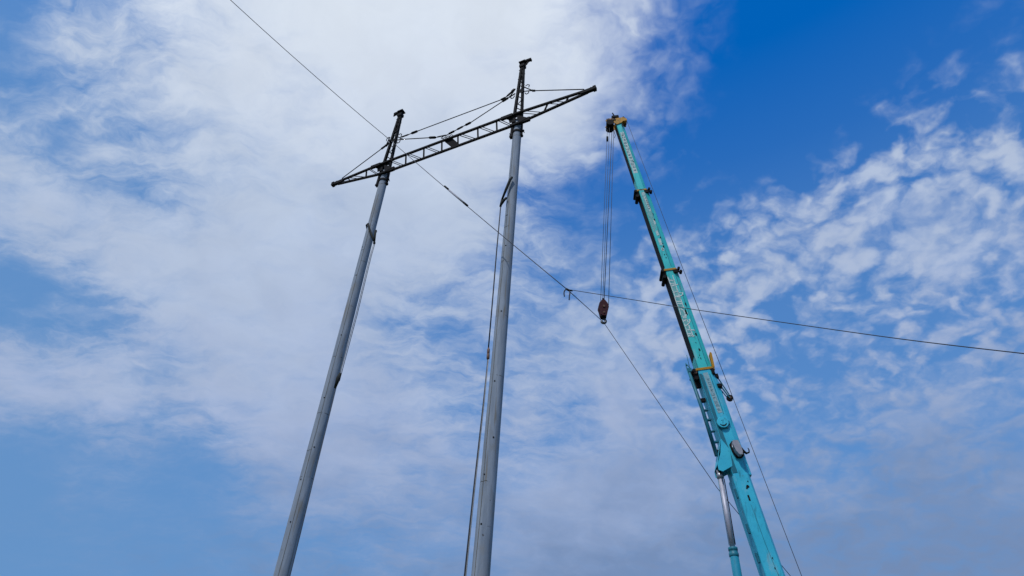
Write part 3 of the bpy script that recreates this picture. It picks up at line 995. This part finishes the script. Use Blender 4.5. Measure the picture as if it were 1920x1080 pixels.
# reinforcing doubler along the lower edge of the side, and weld seams
MB().prism([B(-0.25, WB / 2 + 0.005, -0.262), B(-0.25, WB / 2 + 0.005, -0.17), B(-1.9, WB / 2 + 0.005, -0.15), B(-4.1, WB / 2 + 0.005, -0.10), B(-4.1, WB / 2 + 0.005, -0.262)], S * 0.010).obj('doubler_plate', M_TEALD, base)
seam(base, -0.3, -1.95, WB / 2, 0.115)
seam(base, -0.3, -1.75, WB / 2, -0.150)
seam(base, -1.72, -1.78, WB / 2, -0.20)
decal(base, 'panel', M_PANELB, [[(-0.22, -0.125), (-0.22, 0.06), (-1.00, 0.075), (-1.88, 0.085), (-1.90, -0.07), (-1.0, -0.10)]], WB)
small_glyphs(base, M_MARK, -0.45, -1.85, -0.01, 0.055, 9, WB, 0.010)
spots(base, [(-4.45, 0.12, 0.03, 0.02), (-4.62, 0.06, 0.05, 0.055), (-4.67, 0.01, 0.03, 0.03), (-6.9, 0.05, 0.03, 0.015), (-7.2, 0.02, 0.03, 0.02)], 0.64)
MB().prism([B(-4.90, 0.323, -0.055), B(-4.90, 0.323, 0.0), B(-5.08, 0.323, 0.0), B(-5.08, 0.323, -0.055)], S * 0.016).obj('access_hole', M_BLACK, base)
for a, lo in ((-4.75, -0.30), (-5.9, -0.31), (-6.8, -0.32)):
    MB().box(B(a, 0.18, lo - 0.03), U, S, T, 0.30, 0.10, 0.05, 0.01).obj('pipe_clip', M_TEALD, base)
# thin scratches and a cable on the side plate
MB().tube([B(-5.2, 0.326, -0.04), B(-5.8, 0.326, -0.02), B(-6.4, 0.326, -0.015), B(-7.0, 0.326, 0.02), B(-7.6, 0.326, 0.06)], 0.006, 6).obj('cable', M_TEALD, base)

# collar of the base section
collar(base, -0.05, WB - 0.06, -0.27, 0.36, False)
MB().prism([B(0.0, 0.20, 0.33), B(0.55, 0.20, 0.36), B(0.66, 0.20, 0.42), B(0.60, 0.20, 0.47), B(0.0, 0.20, 0.40)], S * 0.12).obj('fin', M_YEL, base)
# small dark blocks behind the collar
MB().box(B(-0.36, 0.16, 0.36), U, S, T, 0.18, 0.14, 0.14, 0.02).obj('rope_block', M_BLACK, base)
MB().box(B(-0.80, 0.20, 0.33), U, S, T, 0.16, 0.20, 0.16, 0.03).obj('rope_block', M_BLACK, base)
MB().box(B(-0.20, WB / 2 - 0.02, 0.26), U, S, T, 0.26, 0.10, 0.10, 0.02).obj('lug', M_BLACK, base)  # black block set in for the shade at the collar, no real lug

# cable reel: the round drum on the side, with its curved slot
RC = (-2.30, -0.045)
rl = MB()
seg = 36
for r0, s0, r1, s1 in ((0.185, 0.0, 0.185, 0.085), ):
    rgs = []
    for s_, rr in ((0.0, 0.17), (0.04, 0.17), (0.045, 0.20), (0.085, 0.20), (0.095, 0.19), (0.098, 0.0005)):
        rgs.append([B(RC[0] + math.sin(2 * math.pi * k / seg) * rr, WB / 2 + s_, RC[1] + math.cos(2 * math.pi * k / seg) * rr) for k in range(seg)])
    rl.loft(rgs, True, False)
reel = rl.obj('cable_reel', M_TEAL, crane)
sm_ = MB()
poly_o, poly_i = [], []
for k in range(13):
    th = rad(205 + 130 * k / 12)
    wdt = 0.018 * math.sin(math.pi * (k + 0.6) / 13.2) + 0.006
    poly_o.append(B(RC[0] + math.sin(th) * (0.125 + wdt), WB / 2 + 0.0985, RC[1] + math.cos(th) * (0.125 + wdt)))
    poly_i.append(B(RC[0] + math.sin(th) * (0.125 - wdt), WB / 2 + 0.0985, RC[1] + math.cos(th) * (0.125 - wdt)))
for k in range(12):
    sm_.prism([poly_o[k], poly_o[k + 1], poly_i[k + 1], poly_i[k]], S * 0.006)
sm_.obj('slot', M_BLACK, reel)
for da, dt in ((0.075, -0.02), (0.01, 0.01), (0.08, 0.03)):
    hm = MB()
    c = B(RC[0] + da, WB / 2 + 0.0975, RC[1] + dt)
    hm.cyl(c, c + S * 0.008, 0.014, 8)
    hm.obj('bolt_hole', M_TEALD, reel)
fm = MB()
for k in range(3):
    c = B(RC[0] - 0.19, WB / 2 + 0.03, RC[1] - 0.08 + 0.1 * k)
    MB().box(c, U, S, T, 0.05, 0.05, 0.05, 0.01).obj('foot', M_TEALD, reel)
fm.box(B(RC[0] - 0.02, WB / 2 + 0.03, RC[1] + 0.215), U, S, T, 0.14, 0.06, 0.05, 0.01)
fm.obj('foot', M_TEALD, reel)

# grey sensor housing with a hook behind it
hb = MB()
poly = [(-3.08, 0.02), (-3.10, 0.19), (-3.30, 0.215), (-3.52, 0.215), (-3.60, 0.17), (-3.60, 0.08), (-3.46, 0.01), (-3.20, -0.02)]
hb.prism([B(a, WB / 2 + 0.16, t) for a, t in poly], S * 0.22)
hous = hb.obj('sensor_housing', M_GREY, crane)
MB().prism([B(a, WB / 2 + 0.04, t) for a, t in [(-3.02, 0.03), (-3.03, 0.26), (-3.56, 0.30), (-3.64, 0.20), (-3.62, 0.02), (-3.36, -0.06), (-3.12, -0.07)]], S * 0.05).obj('backing_plate', M_BLACK, hous)
MB().box(B(-3.58, WB / 2 + 0.275, 0.135), U, S, T, 0.09, 0.03, 0.10, 0.01).obj('latch', M_GREY, hous)
MB().tube([B(-3.36, WB / 2 + 0.20, -0.01), B(-3.30, WB / 2 + 0.2, -0.055), B(-3.22, WB / 2 + 0.2, -0.03)], 0.016, 6).obj('handle', M_BRIGHT, hous)
MB().tube([B(-3.28, 0.30, 0.28), B(-3.40, 0.30, 0.33), B(-3.49, 0.30, 0.40), B(-3.47, 0.30, 0.50), B(-3.38, 0.30, 0.525), B(-3.31, 0.30, 0.51)], [0.05, 0.05, 0.04, 0.025, 0.02, 0.015], 8).obj('rope_hook', M_BLACK, hous)

# gusset that carries the luffing cylinder
gs = MB()
for sgn in (-1, 1):
    gs.prism([B(-2.85, sgn * 0.30, -0.27), B(-3.35, sgn * 0.30, -0.44), B(-3.74, sgn * 0.30, -0.66), B(-3.93, sgn * 0.30, -0.68), B(-4.00, sgn * 0.30, -0.56), B(-3.86, sgn * 0.30, -0.20), B(-3.30, sgn * 0.30, -0.10)], S * 0.03)
gs.prism([B(-2.85, 0, -0.28), B(-2.83, 0, -0.26), B(-3.70, 0, -0.64), B(-3.73, 0, -0.66)], S * 0.58)
gs.obj('luffing_bracket', M_TEAL, crane)
MB().cyl(B(-3.84, -0.28, -0.58), B(-3.84, 0.28, -0.58), 0.075, 16).obj('bracket_pin', M_BLACK, crane)

# luffing cylinder
c0 = B(-3.84, 0, -0.58)
c1 = V(7.66, 21.26, 2.0)
cd = (c1 - c0).normalized()
cl = MB().cyl(c0 + cd * 2.74, c0 + cd * ((c1 - c0).length), 0.135, 28)
cyl = cl.obj('luffing_cylinder', M_BARREL, crane)
MB().cyl(c0 + cd * 0.28, c0 + cd * 2.74, 0.082, 24).obj('piston_rod', M_CHROME, cyl)
rm = MB()
rm.tube([c0 - cd * 0.02, c0 + cd * 0.10, c0 + cd * 0.12, c0 + cd * 0.26, c0 + cd * 0.28], [0.09, 0.09, 0.115, 0.115, 0.085], 20)
rm.obj('rod_eye', M_BRIGHT, cyl)
gl_ = MB()
gl_.tube([c0 + cd * 2.52, c0 + cd * 2.54, c0 + cd * 2.62, c0 + cd * 2.63, c0 + cd * 2.70, c0 + cd * 2.71, c0 + cd * 2.80, c0 + cd * 2.82], [0.09, 0.145, 0.145, 0.135, 0.135, 0.150, 0.150, 0.137], 24)
gl_.obj('gland', M_TEALD, cyl)
hx = MB()
hx.tube([c0 + cd * 0.3 + T * 0.115, c0 + cd * 1.4 + T * 0.11, c0 + cd * 2.45 + T * 0.10], 0.016, 6)
hx.obj('hose', M_BLACK, cyl)
hx = MB()
hx.tube([c0 + cd * 0.3 - T * 0.10 + S * .04, c0 + cd * 1.0 - T * 0.105 + S * .04, c0 + cd * 2.45 - T * 0.10], 0.008, 6)
hx.obj('hose', M_TEALD, cyl)

# stowed fly jib along the underside of the base section
jb = MB()
jb.tube([B(0.10, 0.10, -0.535), B(-1.6, 0.10, -0.50), B(-3.35, 0.10, -0.53)], [0.058, 0.066, 0.07], 12)
jib = jb.obj('stowed_jib', M_TEALD, crane)
jt = MB()
jt.tube([B(0.02, 0.10, -0.535), B(0.14, 0.10, -0.56), B(0.26, 0.10, -0.57), B(0.34, 0.10, -0.53), B(0.24, 0.10, -0.47), B(0.05, 0.10, -0.45)], 0.024, 8)
jt.tube([B(0.26, 0.10, -0.56), B(0.40, 0.10, -0.55)], [0.028, 0.016], 8)
jt.box(B(0.06, 0.10, -0.50), U, S, T, 0.20, 0.14, 0.15, 0.03)
jt.obj('jib_head', M_TEALD, jib)
MB().tube([B(0.25, 0.05, -0.44), B(0.55, 0.05, -0.42), B(0.78, 0.05, -0.40)], 0.012, 6).obj('latch_bar', M_TEALD, jib)
for a, dm in ((-0.06, 0.16), (-0.58, 0.24), (-1.22, 0.14), (-1.62, 0.05), (-2.0, 0.06), (-2.45, 0.04), (-2.85, 0.06), (-3.22, 0.12)):
    MB().box(B(a, 0.09, -0.40), U, S, T, dm, 0.12, 0.22 if dm > 0.1 else 0.18, 0.004).obj('jib_bracket', M_BLACK if dm > 0.09 else M_TEALD, jib)
k_ = MB().cyl(B(-0.14, 0.10, -0.36), B(-0.14, 0.30, -0.36), 0.06, 12)
k_.obj('jib_pin', M_RUSTY, jib)

# --- telescopic sections
W2, W3, W4 = 0.54, 0.50, 0.40
sec2 = boom_shell(-0.3, 4.95, W2, -0.215, 0.16, 0.335, W2, -0.19, 0.14, 0.325).obj('boom_section', M_TEALU, crane)
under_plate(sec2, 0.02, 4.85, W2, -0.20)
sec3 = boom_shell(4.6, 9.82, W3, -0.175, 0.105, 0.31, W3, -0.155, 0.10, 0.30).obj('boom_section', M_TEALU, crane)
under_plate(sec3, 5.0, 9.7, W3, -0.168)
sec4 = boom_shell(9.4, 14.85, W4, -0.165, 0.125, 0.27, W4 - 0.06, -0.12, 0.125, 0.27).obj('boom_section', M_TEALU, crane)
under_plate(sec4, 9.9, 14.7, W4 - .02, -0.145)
collar(sec2, 4.82, W3, -0.185, 0.30)
collar(sec3, 9.72, W4, -0.165, 0.27)

# lettering on section two: worn white characters that climb the boom
STROKES = [[(4.489, 0.026), (4.223, 0.026), (3.962, 0.017), (3.626, 0.007), (3.421, 0.011), (3.266, 0.028)], [(4.445, -0.19), (3.942, -0.18), (3.578, -0.167), (3.299, -0.172)], [(4.259, -0.188), (4.228, -0.003)], [(4.085, -0.173), (4.034, -0.024)], [(3.952, -0.158), (3.999, 0.108)], [(3.627, -0.154), (3.643, -0.019)], [(3.568, 0.051), (3.545, 0.186), (3.439, 0.136), (3.387, 0.022)], [(3.413, -0.171), (3.421, 0.011)], [(3.682, 0.013), (3.424, 0.023), (3.246, 0.024), (3.107, 0.025), (2.946, 0.02), (2.821, 0.025)], [(3.383, -0.188), (3.005, -0.191), (2.803, -0.167), (2.486, -0.185)], [(3.401, -0.144), (3.366, -0.013)], [(3.154, -0.18), (3.124, 0.0)], [(3.043, -0.191), (3.025, -0.007)], [(2.835, -0.06), (2.801, 0.069)], [(2.765, -0.089), (2.679, -0.014), (2.519, -0.01), (2.402, -0.042)], [(2.398, -0.014), (2.539, 0.094)], [(2.41, -0.167), (2.386, -0.017)], [(2.187, -0.142), (2.236, -0.002), (2.105, -0.009)], [(2.223, 0.082), (2.139, 0.078), (2.054, 0.015), (1.973, -0.076), (1.962, -0.156)], [(1.94, -0.017), (1.799, -0.028), (1.654, -0.002), (1.41, -0.005)], [(1.744, -0.121), (1.751, -0.022)], [(1.734, 0.011), (1.693, 0.124)], [(1.578, -0.186), (1.558, -0.058)], [(1.485, -0.184), (1.477, -0.062), (1.437, 0.041)], [(2.33, -0.131), (2.345, -0.0)], [(2.289, -0.181), (1.892, -0.166), (1.427, -0.181)]]
fade2 = decal(sec2, 'faded_band', M_FADE, [[(4.42, -0.17), (4.30, 0.00), (3.3, 0.02), (2.4, 0.00), (1.40, 0.02), (1.40, -0.17)]], W2, 0.0015)
groups = {}
for i, pl in enumerate(STROKES):
    L_ = sum((Vector(p) - Vector(q)).length for p, q in zip(pl[:-1], pl[1:]))
    mid_a = sum(p[0] for p in pl) / len(pl)
    key = 'line' if L_ > 0.75 else int((4.5 - mid_a) / 0.34)
    if key == 'line':
        decal(sec2, 'lettering_line', M_WHITE, stroke(pl, 0.030), W2, 0.0035)
    else:
        groups.setdefault(key, []).extend(stroke(pl, 0.030 if L_ > 0.55 else 0.042))
for key in sorted(groups):
    decal(sec2, 'character', M_WHITE, groups[key], W2, 0.0065)
spots(sec2, [(2.98, 0.145, 0.085, 0.030), (2.60, 0.055, 0.17, 0.035), (1.50, 0.135, 0.065, 0.035), (0.80, 0.06, 0.06, 0.03), (1.13, 0.02, 0.025, 0.014), (0.56, -0.01, 0.035, 0.013), (0.42, 0.00, 0.04, 0.016), (0.48, -0.07, 0.02, 0.012)], W2)
# section three: a pale plate with faint marks, round badges and holes
decal(sec3, 'panel', M_FADE, [[(9.55, -0.10), (9.55, 0.09), (8.2, 0.09), (7.3, 0.06), (7.0, -0.13), (8.3, -0.14)]], W3, 0.0015)
decal(sec3, 'panel', M_PANEL, [[(9.52, -0.04), (9.55, 0.075), (9.34, 0.07), (9.32, -0.055)], [(9.25, -0.035), (9.25, 0.055), (8.32, 0.075), (8.28, 0.0), (8.6, -0.01)], [(7.72, 0.02), (7.72, 0.10), (7.48, 0.09), (7.46, 0.02)], [(7.06, -0.05), (7.10, 0.05), (6.82, 0.075), (6.78, -0.04)], [(6.62, -0.05), (6.60, 0.06), (6.20, 0.05), (6.25, -0.06)]], W3, 0.004)
small_glyphs(sec3, M_RUSTY, 8.4, 9.2, 0.035, 0.03, 6, W3, 0.014)
decal(sec3, 'badge', M_PANEL, [[(5.98 + math.sin(2 * math.pi * k / 12) * 0.10, 0.0 + math.cos(2 * math.pi * k / 12) * 0.06) for k in range(12)]], W3, 0.0045)
small_glyphs(sec3, M_RUSTY, 5.90, 6.06, 0.0, 0.03, 1, W3, 0.016)
spots(sec3, [(8.10, 0.115, 0.045, 0.022), (7.74, 0.085, 0.075, 0.028), (6.66, 0.075, 0.05, 0.028), (6.12, 0.075, 0.065, 0.03), (6.30, 0.07, 0.03, 0.018), (5.68, -0.005, 0.035, 0.02), (5.50, 0.02, 0.04, 0.02), (5.66, 0.085, 0.04, 0.014)], W3)
# tip section: pale lettering panel
decal(sec4, 'panel', M_PANEL, [[(14.0, -0.085), (14.05, 0.10), (12.6, 0.10), (12.2, 0.10), (10.95, 0.095), (10.92, -0.10), (11.6, -0.10), (12.4, -0.085)]], W4 - 0.02, 0.003)
small_glyphs(sec4, M_MARK, 13.95, 11.0, 0.0, 0.075, 13, W4 - 0.02, 0.022)
spots(sec4, [(11.72, 0.085, 0.05, 0.022), (13.75, 0.0, 0.05, 0.02)], W4 - 0.02)
for sec, a0, a1, w, t in ((sec2, 0.05, 4.6, W2, 0.148), (sec3, 5.0, 9.5, W3, 0.100), (sec4, 9.9, 14.6, W4 - 0.04, 0.118)):
    MB().bar(B(a0, w / 2 - 0.004, t), B(a1, w / 2 - 0.004, t), 0.020, 0.012, S).obj('edge_strip', M_TEALD, sec)

# --- boom head
hd = MB()
for sgn in (-1, 1):
    hd.prism([B(14.66, sgn * 0.20, -0.10), B(14.92, sgn * 0.20, -0.30), B(14.94, sgn * 0.20, -0.56), B(15.06, sgn * 0.20, -0.60), B(15.20, sgn * 0.20, -0.44), B(15.14, sgn * 0.20, -0.12), B(15.16, sgn * 0.20, 0.30), B(15.06, sgn * 0.20, 0.44), B(14.88, sgn * 0.20, 0.46), B(14.86, sgn * 0.20, 0.26), B(14.76, sgn * 0.20, 0.16)], S * 0.03)
hd.box(B(14.92, 0, 0.05), U, S, T, 0.26, 0.37, 0.36, 0.02)
head = hd.obj('boom_head', M_YEL, crane)


def sheave(p, r, w, mat, parent):
    m_ = MB()
    seg_ = 22
    rg = []
    for s_, rr in ((-w / 2, 0.02), (-w / 2, r), (-w / 2 + w * .2, r), (0, r * 0.86), (w / 2 - w * .2, r), (w / 2, r), (w / 2, 0.02)):
        rg.append([p + S * s_ + (U * math.sin(2 * math.pi * k / seg_) + T * math.cos(2 * math.pi * k / seg_)) * rr for k in range(seg_)])
    m_.loft(rg, True, False)
    return m_.obj('sheave', mat, parent)


for s_ in (-0.13, -0.045, 0.045, 0.13):
    sheave(B(14.84, s_ * 1.75, -0.41), 0.195, 0.075, M_BLACK, head)
    sheave(B(15.02, s_, 0.38), 0.12, 0.07, M_YEL if s_ > 0 else M_RUSTY, head)
MB().box(B(15.08, 0.225, -0.46), U, S, T, 0.14, 0.03, 0.16, 0.03).obj('side_plate', M_RUSTY, head)
MB().box(B(15.05, 0.225, -0.20), U, S, T, 0.12, 0.03, 0.24, 0.03).obj('side_plate', M_RUSTY, head)
lm = MB()
lm.box(B(15.36, 0.05, -0.03), U, S, T, 0.22, 0.26, 0.34, 0.04)
lm.tube([B(15.45, 0.05, -0.06), B(15.62, 0.05, -0.05), B(15.80, 0.05, -0.08)], [0.05, 0.035, 0.03], 8)
lm.obj('tip_lamp', M_BLACK, head)
MB().cyl(B(15.16, 0.1, 0.42), B(15.30, 0.1, 0.36), 0.05, 8).obj('guide_roller', M_BLACK, head)
MB().box(B(14.55, 0.19, 0.18), U, S, T, 0.22, 0.03, 0.07, 0.01).obj('head_lug', M_BLACK, head)

# --- guide sheave that keeps the winch rope off the boom
PGY = B(-1.22, 0.0, 0.62)
arm = MB().bar(B(-0.13, 0.10, 0.36), B(-1.10, 0.06, 0.62), 0.03, 0.04, S).obj('guide_arm', M_TEALD, crane)
MB().bar(B(-0.50, 0.10, 0.34), B(-1.25, 0.06, 0.60), 0.03, 0.04, S).obj('strut', M_TEALD, arm)
MB().bar(B(-0.13, -0.12, 0.36), B(-1.10, -0.06, 0.62), 0.03, 0.04, S).obj('strut', M_TEALD, arm)
MB().bar(B(-0.50, -0.12, 0.34), B(-1.25, -0.06, 0.60), 0.03, 0.04, S).obj('strut', M_TEALD, arm)
sheave(PGY, 0.115, 0.10, M_BLACK, arm)
MB().cyl(PGY - S * 0.07, PGY + S * 0.07, 0.05, 12).obj('axle', M_RUSTY, arm)

# --- superstructure and carrier below the frame
PIV = B(-12.75, 0, -0.05)
F_ = V(-1, 0, 0)                                # forward of the crane
R_ = V(0, -1, 0)
tm = MB()
for sgn in (-1, 1):
    tm.prism([PIV + R_ * sgn * 0.45 + V(0.35, 0, 0.25), PIV + R_ * sgn * 0.45 + V(-0.2, 0, 0.25), V(6.9, PIV.y, 1.45) + R_ * sgn * 0.45, V(11.4, PIV.y, 1.45) + R_ * sgn * 0.45, V(11.4, PIV.y, 2.1) + R_ * sgn * 0.45], R_ * 0.06)
tm.box(V(10.9, PIV.y, 1.75), V(1, 0, 0), R_, UP, 1.0, 2.2, 0.9, 0.05)
tm.cyl(V(8.6, PIV.y, 1.15), V(8.6, PIV.y, 1.5), 0.75, 28)
tm.obj('turntable', M_TEAL, crane)
ch = MB().box(V(7.6, PIV.y, 0.95), V(1, 0, 0), R_, UP, 10.5, 2.3, 0.4, 0.05)
chs = ch.obj('chassis', M_TEAL, crane)
cb = MB().prism([V(3.6, PIV.y, 0.9), V(2.3, PIV.y, 0.9), V(2.2, PIV.y, 1.6), V(2.5, PIV.y, 2.5), V(3.6, PIV.y, 2.55)], R_ * 2.2)
cab = cb.obj('driver_cab', M_TEAL, crane)
MB().prism([V(2.24, PIV.y, 1.65), V(2.18, PIV.y, 1.65), V(2.45, PIV.y, 2.4), V(2.51, PIV.y, 2.4)], R_ * 1.9).obj('windscreen', M_GLASS, cab)
oc = MB().box(V(7.6, PIV.y - 0.95, 2.1), V(1, 0, 0), R_, UP, 1.4, 0.85, 1.4, 0.08)
ocb = oc.obj('operator_cab', M_TEAL, crane)
MB().box(V(7.6, PIV.y - 1.385, 2.35), V(1, 0, 0), R_, UP, 1.0, 0.02, 0.7, 0.0).obj('side_window', M_GLASS, ocb)
for x in (3.4, 4.8, 9.9, 11.3):
    for sgn in (-1, 1):
        c = V(x, PIV.y + sgn * 1.05, 0.52)
        wm = MB().tube([c - R_ * 0.16, c - R_ * 0.13, c + R_ * 0.13, c + R_ * 0.16], [0.46, 0.52, 0.52, 0.46], 24)
        wo = wm.obj('wheel', M_TYRE, crane)
        MB().cyl(c - R_ * 0.17, c + R_ * 0.17, 0.26, 16).obj('rim', M_GREY, wo)
for x in (5.9, 12.6):
    for sgn in (-1, 1):
        om = MB().bar(V(x, PIV.y, 0.8), V(x, PIV.y + sgn * 2.6, 0.8), 0.25, 0.25, UP)
        om.cyl(V(x, PIV.y + sgn * 2.6, 0.95), V(x, PIV.y + sgn * 2.6, 0.05), 0.09, 14)
        om.cyl(V(x, PIV.y + sgn * 2.6, 0.05), V(x, PIV.y + sgn * 2.6, 0.0), 0.28, 16)
        om.obj('outrigger', M_TEAL, crane)

# --- ropes of the crane
def rope_obj(pts, r, mat, parent, name='hoist_rope', seg=6):
    return MB().tube(pts, r, seg).obj(name, mat, parent)


WINCH = V(10.75, PIV.y - 0.05, 2.45)
rope_obj([B(15.10, 0.05, 0.50), B(10.0, 0.04, 0.56), B(5.0, 0.03, 0.62), B(-1.2, 0.0, 0.735)], 0.011, M_ROPE, crane, 'winch_rope')
rope_obj([B(-1.2, 0.0, 0.735), B(-7.44, 0.0, 0.83), WINCH], 0.011, M_ROPE, crane, 'winch_rope')
HK = V(3.700, 21.60, 18.55)                     # top of the hook block
for (tx, ty, tz), (bx, by), r in (((4.216, 21.66, 29.70), (3.598, 21.66), 0.010), ((4.300, 21.50, 29.70), (3.665, 21.54), 0.010),
                              ((4.455, 21.66, 29.75), (3.728, 21.62), 0.015), ((4.520, 21.52, 29.75), (3.905, 21.54), 0.012)):
    rope_obj([V(tx, ty, tz), V(bx, by, 18.42)], r, M_ROPE, crane)
lw = MB().cyl(V(4.195, 21.64, 29.12), V(4.182, 21.64, 28.80), 0.05, 10)
lw.obj('limit_weight', M_BLACK, crane)
rope_obj([B(14.70, 0.18, -0.30), V(4.53, 21.5, 29.35), V(4.57, 21.5, 29.1), V(4.52, 21.5, 28.9)], 0.014, M_BLACK, crane, 'limit_switch_cord')

# ------------------------------------------------------------------ hook block
hk = thing('hook_block', 'dark red hook block hanging on four ropes below the crane tip', 'hook', (3.69, 21.6, 17.55))
X_ = V(1, 0, 0)
Yv = V(0, 1, 0)
poly = [(-0.055, 18.62), (0.055, 18.62), (0.165, 18.46), (0.21, 18.28), (0.165, 18.12), (0.125, 17.90), (0.07, 17.84), (-0.07, 17.84), (-0.125, 17.90), (-0.165, 18.12), (-0.21, 18.28), (-0.165, 18.46)]
body = None
for dy in (-0.13, -0.045, 0.045, 0.13):
    pl_ = MB().prism([V(3.697 + p[0], 21.6 + dy, p[1]) for p in poly], Yv * 0.03).obj('cheek_plate', M_RED, hk)
    body = body or pl_
for dy in (-0.0875, 0.0, 0.0875):
    MB().tube([V(3.697, 21.6 + dy - 0.025, 18.28), V(3.697, 21.6 + dy, 18.28), V(3.697, 21.6 + dy + 0.025, 18.28)], [0.16, 0.145, 0.16], 20).obj('sheave', M_BLACK, body)
MB().cyl(V(3.697, 21.42, 18.28), V(3.697, 21.78, 18.28), 0.05, 12).cyl(V(3.697, 21.43, 17.98), V(3.697, 21.77, 17.98), 0.04, 12).obj('axle', M_RUSTY, body)
MB().cyl(V(3.697, 21.6, 18.60), V(3.700, 21.6, 18.78), 0.035, 10).obj('rope_socket', M_BLACK, body)
MB().box(V(3.693, 21.6, 17.86), X_, Yv, UP, 0.22, 0.24, 0.10, 0.03).cyl(V(3.69, 21.6, 17.86), V(3.686, 21.6, 17.74), 0.06, 12).obj('trunnion', M_BLACK, hk)
hp_, hr_ = [], []
for k in range(21):
    th = rad(100 - 295 * k / 20)
    hp_.append(V(3.684 + math.cos(th) * 0.094, 21.6, 17.645 + math.sin(th) * 0.094))
    hr_.append(0.036 + 0.016 * math.sin(math.pi * k / 20) - 0.024 * max(0, (k - 15) / 5))
hook = MB().tube(hp_, hr_, 10).obj('hook', M_STEELD, hk)
MB().tube([V(3.684, 21.6, 17.73), V(3.63, 21.6, 17.66), V(3.60, 21.6, 17.60)], [0.022, 0.018, 0.012], 6).obj('latch', M_BRIGHT, hook)

# ------------------------------------------------------------------ pulling wires
MASTP = bp(0.10, 25.40, 0.30)
CLAMP = V(1.583, 15.0, 13.738)
EYE = V(3.684, 21.6, 17.60)
far = V(-22.0, 2.8, 26.3)
mid = V(-11.69, 14.12, 26.2)
pw = thing('pulling_wire', 'thin dark wire slanting across the pylon mast down to the crane hook', 'wire', tuple(MASTP))
p1 = [far] + [mid.lerp(MASTP, k / 6) - UP * (0.10 * 4 * (k / 6) * (1 - k / 6)) for k in range(7)]
MB().tube(p1, 0.0135, 6).obj('wire_run', M_ROPE, pw)
pts = sag(MASTP, CLAMP, 0.05, 16) + sag(CLAMP, EYE, 0.0, 4)[1:]
MB().tube(pts, 0.0135, 6).obj('wire_run', M_ROPE, pw)
ANCH = V(17.4, 24.8, 0.0)
MB().tube([EYE, V(7.42, 21.90, 11.21), V(9.62, 22.50, 8.68), ANCH], 0.011, 6).obj('wire_run', M_ROPE, pw)
s0, s1 = MASTP.lerp(CLAMP, 0.408), MASTP.lerp(CLAMP, 0.432)
MB().tube([s0, s1], 0.032, 8).obj('wire_grip', M_BLACK, pw)
s0, s1 = MASTP.lerp(CLAMP, 0.436), MASTP.lerp(CLAMP, 0.530)
MB().tube([s0 - UP * .02, s1 - UP * .02], 0.036, 8).obj('sleeve', M_GREY, pw)
s0, s1 = MASTP.lerp(CLAMP, 0.524), MASTP.lerp(CLAMP, 0.546)
MB().tube([s0 - UP * .02, s1 - UP * .02], 0.040, 8).obj('wire_grip', M_BLACK, pw)
rw = MB().cyl(MASTP - Nd * 0.06 - UP * 0.06, MASTP + Nd * 0.06 - UP * 0.06, 0.06, 14)
rw.obj('running_roller', M_IRON, pw)

tw = thing('tail_wire', 'slightly sagging dark wire running in front of the boom out to the right edge', 'wire', tuple(CLAMP))
wp = [CLAMP + V(0.0, -0.03, 0.0), V(3.113, 14.1, 12.858), V(4.417, 13.0, 11.809), V(5.993, 11.2, 10.197), V(7.054, 9.7, 8.889), V(7.879, 8.4, 7.813), V(8.33, 7.2, 6.86), V(9.6, 3.0, 3.2), V(10.4, 0.2, 0.0)]


def smooth(pts, n=8):
    out = []
    P = [pts[0]] + pts + [pts[-1]]
    for i in range(1, len(P) - 2):
        for k in range(n):
            t_ = k / n
            a, b_, c, d_ = P[i - 1], P[i], P[i + 1], P[i + 2]
            out.append(0.5 * ((2 * b_) + (c - a) * t_ + (2 * a - 5 * b_ + 4 * c - d_) * t_ ** 2 + (-a + 3 * b_ - 3 * c + d_) * t_ ** 3))
    out.append(pts[-1])
    return out


MB().tube(smooth(wp), 0.0088, 6).obj('wire_run', M_ROPE, tw)
cm_ = MB()
cm_.tube([CLAMP + 0.72 * V(-0.09, 0, 0.06), CLAMP + 0.72 * V(0.09, -0.02, -0.05)], 0.032, 8)
cm_.tube([CLAMP + 0.72 * V(0.06, 0, 0.0), CLAMP + 0.72 * V(0.16, -0.06, -0.07)], 0.021, 8)
cm_.obj('rope_clamp', M_BLACK, tw)
tl_ = MB()
tl_.tube(smooth([CLAMP + 0.72 * V(-0.04, -0.03, 0.02), CLAMP + 0.72 * V(-0.13, -0.04, -0.06), CLAMP + 0.72 * V(-0.16, -0.04, -0.20), CLAMP + 0.72 * V(-0.14, -0.04, -0.36)]), 0.018, 8)
tl_.tube(smooth([CLAMP + 0.72 * V(0.05, -0.03, -0.04), CLAMP + 0.72 * V(0.07, -0.05, -0.18), CLAMP + 0.72 * V(0.05, -0.05, -0.34), CLAMP + 0.72 * V(0.045, -0.05, -0.52)]), 0.018, 8)
tl_.obj('rope_tail', M_ROPE, tw)
